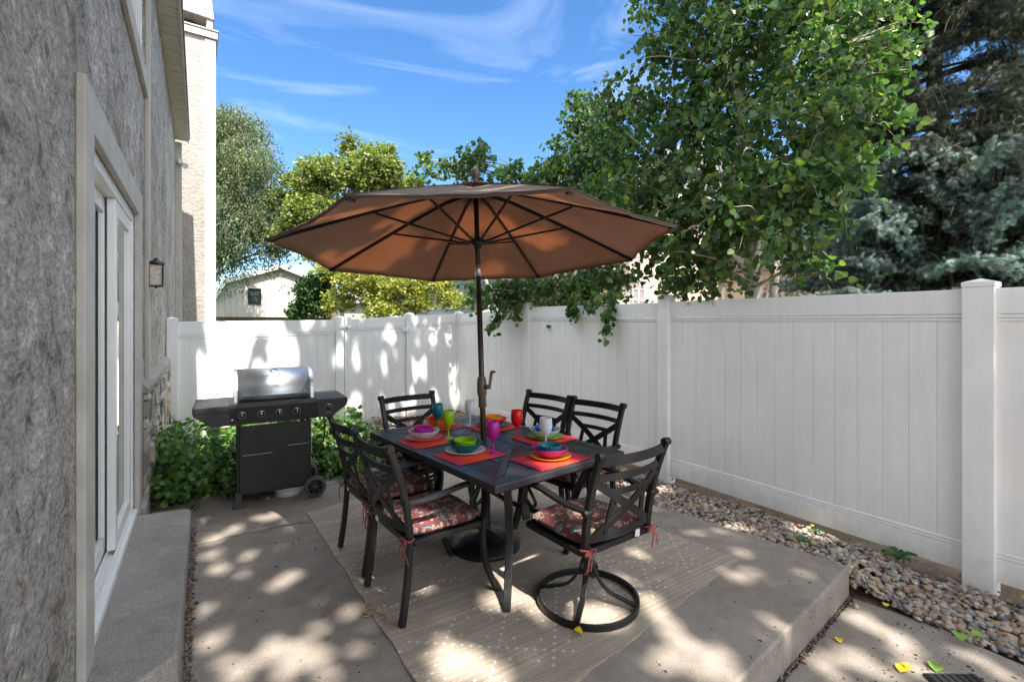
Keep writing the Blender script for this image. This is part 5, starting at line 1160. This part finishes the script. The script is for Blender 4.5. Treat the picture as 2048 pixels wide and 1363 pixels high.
# aspen near the right fence
at = W(1506, 600, 4.95); at.z = -.15
aspA = empty('aspen_tree', at, 'tall aspen with big dark round leaves leaning over the right fence', 'tree'); at0 = at.copy()
def rel(blobs, o): return [(Vector(b[0]) - o, *b[1:]) for b in blobs]
tp = [at0 + V3(0, 0, 0), W(1506, 520, 4.95), W(1500, 400, 5.0), W(1478, 200, 5.1), W(1445, 20, 5.2), W(1430, -180, 5.3)]
blA = [bl(1420, 120, 5.3, .85, .8), bl(1540, 60, 5.1, .8), bl(1660, 110, 4.6, .6, .6), bl(1350, 60, 5.5, .5, .6), bl(1480, -120, 5.2, .9), bl(1330, -60, 5.6, .45, .5),
       bl(1480, 270, 5.0, .95, .75), bl(1340, 260, 5.5, .75, .6), bl(1600, 290, 4.2, .5, .5), bl(1560, 400, 3.9, .45, .4), bl(1440, 400, 4.6, .7, .5), bl(1310, 390, 5.3, .65, .5),
       bl(1640, 400, 3.8, .28, .32), bl(1670, 240, 4.0, .4, .3), bl(1740, 230, 3.9, .25, .15), bl(1350, 500, 5.2, .55, .38), bl(1415, 525, 4.7, .42, .34), bl(1600, 520, 4.2, .28, .26), bl(1370, 565, 5.1, .4, .2), bl(1460, 450, 4.8, .5, .4), bl(1270, 470, 5.6, .4, .35), bl(1240, 330, 5.9, .5, .5), bl(1230, 220, 6.0, .4, .4), bl(1730, 120, 4.4, .35, .2), bl(1800, 60, 4.6, .2, .15)]
crown('aspen', aspA, [p - at0 for p in tp], rel(blA, at0), 1750, .36, 12, .058, HEART, HF, M['aspen'], M['bark'], .085, .04, droop=.3, hang=.9, limb_r=.022, updir=.1)
a2 = W(1540, 600, 5.5); a2.z = -.15; aspC = empty('aspen_tree', a2, 'slim aspen with pale twisting stems between the big aspen and the spruce', 'tree')
tp = [a2 * 1, W(1560, 430, 5.4), W(1672, 200, 5.0), W(1711, 60, 5.0), W(1715, -60, 5.1)]
crown('aspen', aspC, [p - a2 for p in tp], rel([bl(1650, 160, 4.9, .35), bl(1720, 30, 5.0, .5, .4), bl(1600, 20, 5.1, .45), bl(1700, 330, 4.7, .22, .3, .06), bl(1780, 150, 4.6, .2, .15, .04), bl(1690, -100, 5.1, .6)], a2), 330, .34, 11, .058, HEART, HF, M['aspen'], M['bark'], .05, .022, hang=.8, limb_r=.016, updir=.1)
b2 = W(1140, 600, 7.7); b2.z = -.15; aspB = empty('aspen_tree', b2, 'smaller aspen with sprays hanging over the fence top behind the umbrella', 'tree')
tp = [b2 * 1, W(1140, 560, 7.7), W(1150, 400, 7.7), W(1165, 280, 7.6), W(1160, 200, 7.5)]
blB = [bl(1165, 230, 7.2, .3, .45), bl(1150, 340, 7.1, .6, .5), bl(1240, 400, 6.8, .55, .5), bl(1090, 370, 7.3, .35, .4), bl(1020, 350, 7.4, .3, .2), bl(945, 320, 7.6, .33, .35), bl(880, 335, 7.8, .35, .13), bl(850, 320, 7.9, .13, .13, .02), bl(1200, 300, 7.0, .4, .4),
       bl(1010, 590, 7.3, .33, .2), bl(1090, 575, 7.3, .4, .18), bl(1180, 565, 7.0, .5, .28), bl(1215, 550, 6.6, .28, .28), bl(1120, 590, 7.1, .5, .2), bl(1040, 590, 7.3, .4, .25), bl(950, 580, 7.5, .15, .22, .03), bl(1100, 470, 7.3, .5, .4)]
crown('aspen', aspB, [p - b2 for p in tp], rel(blB, b2), 1150, .32, 11, .058, HEART, HF, M['aspen'], M['bark'], .07, .02, droop=.4, hang=.8, limb_r=.018, updir=.1)
# sprays hanging over the fence: part of the same tree
sp = MB(); pos, dr = [], []
for pts in ([(1235, 560, 6.6), (1225, 600, 5.75), (1216, 630, 5.62), (1212, 672, 5.6)], [(1160, 570, 6.8), (1150, 600, 6.2), (1140, 618, 6.15), (1150, 632, 6.12)], [(1225, 575, 6.3), (1195, 600, 5.8), (1172, 618, 5.85)], [(1020, 580, 7.3), (1005, 610, 7.1), (992, 640, 7.0), (980, 660, 7.0)], [(1040, 590, 7.2), (1030, 610, 7.05), (1034, 636, 7.0)]):
    c = catmull([W(*q) - b2 for q in pts], 7); sp.tube(c, .003, 5)
    for q in c[4:]:
        for _ in range(6): pos.append(tuple(q + Vector(RNG.normal(size=3)) * .035)); dr.append(RNG.normal(size=3) * .7 + np.array([0, -.2, -.7]))
scatter('hanging_sprays', HEART, HF, np.array(pos), frames(np.array(dr)), .062 * RNG.uniform(.7, 1.3, len(pos)), [M['aspen'], M['twig']], aspB, extra=sp)
# ---- background broadleaf trees
def bgtree(name, label, base, tp, bls, *a, **k):
    o = W(*base); o.z = -.3; e = empty(name, o, label, 'tree', 'trees beyond the back fence'); crown(name, e, [q - o for q in [o * 1] + [W(*t) for t in tp]], rel(bls, o), *a, **k); return e
bgtree('willow_tree', 'tall drooping grey green tree beside the chimney', (400, 640, 17), [(402, 500, 17), (425, 350, 17), (460, 260, 17)],
       [bl(470, 260, 17, 1.2, .8), bl(500, 330, 16.5, 1.2, 1.0), bl(440, 350, 17, 1.2, 1.3), bl(540, 400, 16.5, .5, .5), bl(480, 430, 16.5, 1.3, 1.0), bl(530, 460, 16.5, .8, .8), bl(450, 500, 16.5, .7, .8), bl(545, 500, 16.8, .3, .3), bl(400, 300, 17.5, 1.3, 1.6), bl(395, 500, 17, 1, 1), bl(440, 240, 17.3, .8, .4)],
       3600, .8, 18, .10, DIA, DF, M['willow'], M['barkdark'], .22, .08, droop=.85, hang=1.6, limb_r=.06, updir=.0, twigevery=2)
for pts in (): pass
bgtree('green_tree', 'mid green rounded tree with yellow tinted leaves behind the umbrella', (680, 640, 16), [(660, 560, 16), (640, 450, 16), (665, 380, 16)],
       [bl(650, 345, 16, .9, .5), bl(620, 370, 16, .7, .5), bl(745, 320, 15.5, .7, .45), bl(710, 350, 15.5, .8, .6), bl(600, 420, 15.5, .5, .5), bl(780, 340, 15.5, .45, .4), bl(660, 430, 16, 1.2, .7), bl(770, 380, 16, .8, .6), bl(590, 360, 16.2, .35, .2), bl(620, 490, 15.5, .4, .5), bl(700, 290, 15.8, .3, .25), bl(770, 300, 15.8, .25, .2), bl(580, 470, 15.8, .5, .6), bl(800, 430, 16, .8, .8), bl(560, 400, 16.5, .3, .4), bl(825, 370, 16.5, .35, .4)],
       2400, .5, 16, .095, LEAF6, LF6, M['greenleaf'], M['barkdark'], .18, .07, droop=.2, hang=.3, limb_r=.05)
bgtree('yellow_tree', 'bright yellow green sunlit tree with pale forked trunks above the gate', (735, 640, 12.5), [(738, 600, 12.5), (728, 540, 12.5), (735, 470, 12.5)],
       [bl(720, 560, 12.3, .6, .45), bl(790, 570, 12.3, .55, .4), bl(680, 600, 12.5, .35, .3), bl(850, 570, 12.3, .5, .3), bl(740, 490, 12.8, .7, .5), bl(830, 610, 12.4, .4, .25), bl(890, 590, 12.6, .3, .3), bl(640, 500, 13, .3, .35), bl(660, 540, 12.8, .4, .3), bl(760, 615, 12.2, .5, .2)],
       800, .4, 15, .075, LEAF6, LF6, M['yellow'], M['bark'], .07, .04, droop=.15, hang=.2, limb_r=.028)
bgtree('yellow_tree', 'second yellow green tree leaning right with a pale slanting trunk', (812, 640, 12.8), [(818, 600, 12.8), (838, 570, 12.8), (870, 530, 12.8)],
       [bl(880, 560, 12.8, .4, .35), bl(830, 560, 12.9, .5, .35), bl(910, 600, 13, .3, .2), bl(860, 500, 13, .6, .3)], 330, .4, 14, .075, LEAF6, LF6, M['yellow'], M['bark'], .06, .03, droop=.15, hang=.2, limb_r=.022)
bgtree('dark_shrub', 'dark green bushy shrub in front of the right end of the barn', (622, 650, 13), [(622, 620, 13), (625, 600, 13)],
       [bl(620, 590, 13, .38, .55), bl(600, 620, 13, .3, .25), bl(645, 620, 13, .3, .3), bl(585, 628, 13, .15, .12), bl(640, 570, 13, .25, .3)], 420, .3, 16, .07, LEAF6, LF6, M['darkleaf'], M['barkdark'], .05, .03, droop=.1, hang=.1, limb_r=.015)
bgtree('dark_tree', 'darker green tree in shade far behind the yellow trees', (860, 640, 20), [(860, 600, 20), (850, 560, 20), (870, 520, 20)],
       [bl(860, 600, 20, 1.0, .7), bl(810, 590, 20, .9, .7), bl(920, 600, 20, .5, .4), bl(950, 560, 20, .5, .6), bl(760, 580, 20, 1, .9)], 500, .5, 14, .12, LEAF6, LF6, M['darkleaf'], M['barkdark'], .15, .06, limb_r=.04)
bgtree('dark_tree', 'dark evergreen mass behind the blue spruce at the far right', (1850, 640, 11), [(1850, 600, 11), (1850, 500, 11), (1850, 380, 11)],
       [bl(1760, 560, 11, 1.0, .6), bl(1880, 540, 11, 1.1, .8), bl(2000, 540, 11, 1.0, .9), bl(1850, 440, 11, 1.0, .8), bl(1960, 400, 11, 1.0, .8), bl(2080, 480, 11, .9, 1.0), bl(1900, 330, 11.3, .8, .6)], 900, .5, 16, .11, LEAF6, LF6, M['darkleaf'], M['barkdark'], .15, .06, limb_r=.04)
# ---- blue spruce
sb = W(1880, 600, 6.3); sb.z = -.15; spr = empty('blue_spruce', sb, 'large drooping blue spruce with bluish lower boughs behind the right fence post', 'tree')
m = MB(); HT = 8.2; limb_tube(m, [V3(0, 0, 0), V3(.03, 0, 2.5), V3(-.03, .05, 5), V3(0, 0, HT)], .19, .03, 12, 6); m.build('trunk', M['barkdark'], spr)
bm_ = MB(); sp_p, sp_d, sp_m = [], [], []
branches = []
for k_ in range(430):
    h = .8 + (HT - 1.0) * RNG.uniform(0, 1) ** 1.25; a = k_ * 2.39996 + RNG.uniform(-.3, .3)
    L = (2.25 * (1 - (h / HT) ** 1.35) + .25) * RNG.uniform(.6, 1.12)
    d = V3(math.cos(a), math.sin(a), 0); facing = d.dot(-Vector((sb.x, sb.y, 0)).normalized())
    if facing > -.4: branches.append((h, L, d))
for h, L, d in branches:
    if True:
        sag = RNG.uniform(.25, .5); pts = [V3(0, 0, h), d * L * .35 + V3(0, 0, h - .02 * L), d * L * .7 + V3(0, 0, h - sag * L * .5), d * L + V3(0, 0, h - sag * L * .55 + .05)]
        c = limb_tube(bm_, pts, .03 * L / 2 + .008, .004, 6, 6)
        for i, q in enumerate(c[4:]):
            u = (i + 4) / len(c)
            for sg in (-1, 1):
                for rep in range(2):
                    sdv = V3(-d.y, d.x, 0) * sg; bl_ = (.55 * (1 - u * .7) + .12) * RNG.uniform(.5, 1.1)
                    q0 = q + d * RNG.uniform(-.05, .05); q1 = q0 + sdv * bl_ * .6 + d * bl_ * .4 - V3(0, 0, bl_ * RNG.uniform(.0, .2)); q2 = q1 + sdv * bl_ * .25 + d * bl_ * .15 - V3(0, 0, bl_ * RNG.uniform(.3, .9) * (1 if h > 2.8 else .35))
                    cc = catmull([q0, q1, q2], 4)
                    if rep == 0: bm_.tube(cc, .004, 3)
                    if u > .45 and RNG.random() < .8:
                        for _ in range(4): sp_p.append(tuple(q2 + Vector(RNG.normal(size=3)) * .012)); sp_d.append(tuple((sdv * .5 + d * .6 + Vector(RNG.normal(size=3)) * .6).normalized() * .075)); sp_m.append(1 if (h < 4.2) else 0)
                    for w_i in range(len(cc) - 1):
                        t = (cc[w_i + 1] - cc[w_i]); Lt = t.length
                        if Lt < .01: continue
                        sp_p.append(tuple(cc[w_i])); sp_d.append(tuple(t + Vector(RNG.normal(size=3)) * Lt * .35)); sp_m.append(1 if (h < 3.9 and u > .62) else 0)
                        if RNG.random() < .45: sp_p.append(tuple(cc[w_i])); sp_d.append(tuple(t + Vector(RNG.normal(size=3)) * Lt * .9)); sp_m.append(sp_m[-1])
sp_p = np.array(sp_p); sp_d = np.array(sp_d); sp_m = np.array(sp_m); print('spruce sprigs', len(sp_p))
r2 = np.random.default_rng(4)
def sprig(nn, L, nl, spread):
    v, f = [], []
    for k in range(nn):
        y = L * (k + .5) / nn; a = k * 2.399; d = np.array([math.cos(a), spread * .9, math.sin(a)]); d /= np.linalg.norm(d); s = np.cross(d, [0, 1, 0]); s /= np.linalg.norm(s)
        b0 = np.array([0, y, 0]); v += [b0 - s * .0015, b0 + s * .0015, b0 + d * nl]; f.append((3 * k, 3 * k + 1, 3 * k + 2))
    return np.array(v), f
bm_.build('boughs', M['barkdark'], spr)
s_v, s_f = sprig(30, .13, .021, .6)
s_v[:, [0, 2]] *= 1.0
scl = np.linalg.norm(sp_d, axis=1) / .13; scl = np.clip(scl, .5, 1.4)
i0 = sp_m == 0; i1 = sp_m == 1
scatter('needles', s_v * np.array([1.5, 1, 1.5]), s_f, sp_p[i0], frames(sp_d[i0]), np.stack([np.ones(i0.sum()) * .9, scl[i0], np.ones(i0.sum()) * .9], -1), [M['needle']], spr)
s_v, s_f = sprig(44, .12, .023, .75)
tag(scatter('needles', s_v * np.array([1.4, 1, 1.4]), s_f, sp_p[i1], frames(sp_d[i1]), np.stack([np.ones(i1.sum()) * 1.05, scl[i1], np.ones(i1.sum()) * 1.05], -1), [M['needleblue']], spr), label='pale blue needle sprigs on the lower boughs')
# =====================================================================  SHADE TREE behind and above the viewer: its crown throws the dappled light
sdn = np.array(SD); st_ = empty('shade_tree', (1.6, -8.5, -.25), 'tall leafy shade tree whose crown dapples the patio', 'tree')
m = MB(); limb_tube(m, [V3(0, 0, 0), V3(.1, .1, 4), V3(-.1, .3, 8), V3(0, .5, 11)], .27, .08, 12, 6)
for e in [(-1.5, 1.5, 8), (2.2, 2, 8.5), (.5, 4, 9), (-1, 5, 9), (3.5, 4.5, 10), (5, 1.5, 10), (1, -1, 8), (5.5, 5, 11)]: limb_tube(m, [V3(0, .2, 7), V3(e[0] * .5, e[1] * .5 + .2, 9.5), V3(e[0], e[1], e[2] + 3)], .07, .015, 8)
m.build('trunk', M['barkdark'], st_)
# openings in the crown, given as patches of ground (x, y, rx, ry) the sun reaches
holes = []
hr = random.Random(21)
def field(x0, x1, y0, y1, n, r0, r1, el=1.0):
    for _ in range(n): r = hr.uniform(r0, r1); holes.append((hr.uniform(x0, x1), hr.uniform(y0, y1), r, r * hr.uniform(1.0, 1.5) * el))
def at_(px, py_, r, z=0, e=1.3):
    p = P(px, py_, z); k = z / math.tan(SUN_EL)
    for _ in range(6):
        a = hr.uniform(0, 6.28); q = r * hr.uniform(.2, 1.25); r3 = r * hr.uniform(.22, .6); holes.append((p.x + q * math.cos(a), p.y + k + q * math.sin(a) * e, r3, r3 * e))
for px, py_, r in [(1360, 1275, .12), (1330, 1325, .09), (1385, 1345, .07), (1440, 1300, .09), (1450, 1345, .08), (1510, 1270, .05), (1560, 1255, .05), (1610, 1150, .045), (1500, 1140, .07), (1470, 1150, .06), (1440, 1060, .045), (1300, 1015, .07), (1385, 1062, .045), (1540, 1240, .05), (1490, 1110, .05),
                   (1000, 1205, .10), (1070, 1230, .09), (1170, 1225, .12), (1215, 1215, .08), (910, 1330, .13), (950, 1340, .11), (880, 1305, .07), (1290, 1200, .08), (1310, 1220, .07), (1260, 1160, .05), (1020, 1160, .03), (1330, 1160, .04),
                   (640, 1250, .07), (600, 1315, .1), (560, 1340, .1), (530, 1290, .09), (480, 1340, .1), (430, 1280, .08), (640, 1345, .09), (690, 1215, .05), (710, 1290, .06), (400, 1215, .05),
                   (470, 1055, .09), (430, 1075, .07), (560, 1025, .12), (600, 1015, .1), (530, 1035, .1), (420, 1110, .06), (440, 1135, .06), (500, 1110, .05), (540, 1175, .04), (400, 1040, .05), (640, 1000, .08), (690, 985, .08), (590, 1040, .07), (480, 1150, .04)]:
    at_(px, py_, r * .7)
for px, py_, r in [(1748, 1262, .12), (1790, 1290, .09), (1700, 1315, .09), (1640, 1330, .08), (1850, 1345, .1), (1980, 1330, .09), (1760, 1350, .06), (1730, 1235, .06)]: at_(px, py_, r * .8, -.19)
for px, py_, r in [(340, 1200, .07), (365, 1095, .05), (370, 1040, .03), (350, 1140, .03)]: at_(px, py_, r, .168, 1.2)
for px, py_, r in [(1110, 930, .08), (1150, 925, .05), (1040, 940, .04), (960, 950, .05), (880, 890, .04), (1170, 870, .05)]: at_(px, py_, r, .725, 1.1)
for px, py_, r in [(1080, 1040, .07), (1110, 1070, .07), (1170, 1030, .06), (1190, 1060, .05), (840, 1040, .07), (900, 1050, .04), (1230, 1070, .05), (1050, 1020, .04)]: at_(px, py_, r, .47, 1.2)
field(-.2, 1.5, 5.1, 7.0, 75, .07, .15)              # grill and bed
field(1.5, 3.2, 4.6, 7.6, 16, .05, .12)
field(-.4, 1.7, 6.4, 8.2, 26, .1, .2)
for k in range(20): holes.append((hr.uniform(-.25, 1.75), hr.uniform(8.05, 9.25), hr.uniform(.06, .13), hr.uniform(.1, .3)))     # left fence
holes += [(.42, 8.55, .26, .42), (.25, 8.3, .2, .3), (1.15, 8.8, .16, .3), (.9, 9.1, .3, .1)]
for k in range(26): holes.append((hr.uniform(1.8, 4.1), hr.uniform(8.05, 9.25), hr.uniform(.03, .07), hr.uniform(.06, .2)))
field(.6, 3.2, 3.4, 6.2, 11, .05, .13)               # umbrella canopy
field(3.3, 4.1, 1.6, 5.5, 9, .06, .12)               # gravel
field(.0, 3.4, 2.0, 3.8, 10, .03, .06)
for px, py_, r in [(1015, 430, .13), (1110, 450, .13), (1165, 458, .09), (1000, 500, .12), (1020, 530, .07), (830, 530, .1), (670, 490, .1), (1225, 445, .08), (950, 470, .06), (880, 500, .05)]: at_(px, py_, r, 2.14, 1.1)
HO = np.array(holes)
def shade(n, x0, x1, y0, y1, h0, h1, size, use=True, openfrac=0.0):
    X = RNG.uniform(x0, x1, n); Y = RNG.uniform(y0, y1, n); z = RNG.uniform(h0, h1, n)
    if use:
        lit = np.zeros(n, bool)
        for hx, hy, rx, ry in HO: lit |= ((X - hx) / (rx + .028)) ** 2 + ((Y - hy) / (ry + .035)) ** 2 < 1
        X, Y, z = X[~lit], Y[~lit], z[~lit]
    s = z / sdn[2]; p = np.stack([X + sdn[0] * s, Y + sdn[1] * s, z], -1)
    return p
ph = shade(50000, -1.2, 4.5, .2, 9.7, 8.4, 10.2, .1)
# wide loose holes for the outer crown, over the aspens and beyond
for k in range(420): holes.append((hr.uniform(4.4, 9.5), hr.uniform(-.5, 13), hr.uniform(.08, .28), hr.uniform(.12, .5)))
HO = np.array(holes)
pw = shade(26000, 4.5, 9.5, -1, 12.0, 11.5, 13.5, .15)
o_ = np.array([1.6, -8.5, -.25])
pp = np.concatenate([ph, pw]) - o_; n = len(pp); print('shade leaves', n)
sz = np.concatenate([RNG.uniform(.11, .165, len(ph)), RNG.uniform(.11, .17, len(pw))])
scatter('crown', LEAF6 - np.array([0, .5, 0]), LF6, pp, rotmats(n), sz, [M['shadeleaf']], st_)
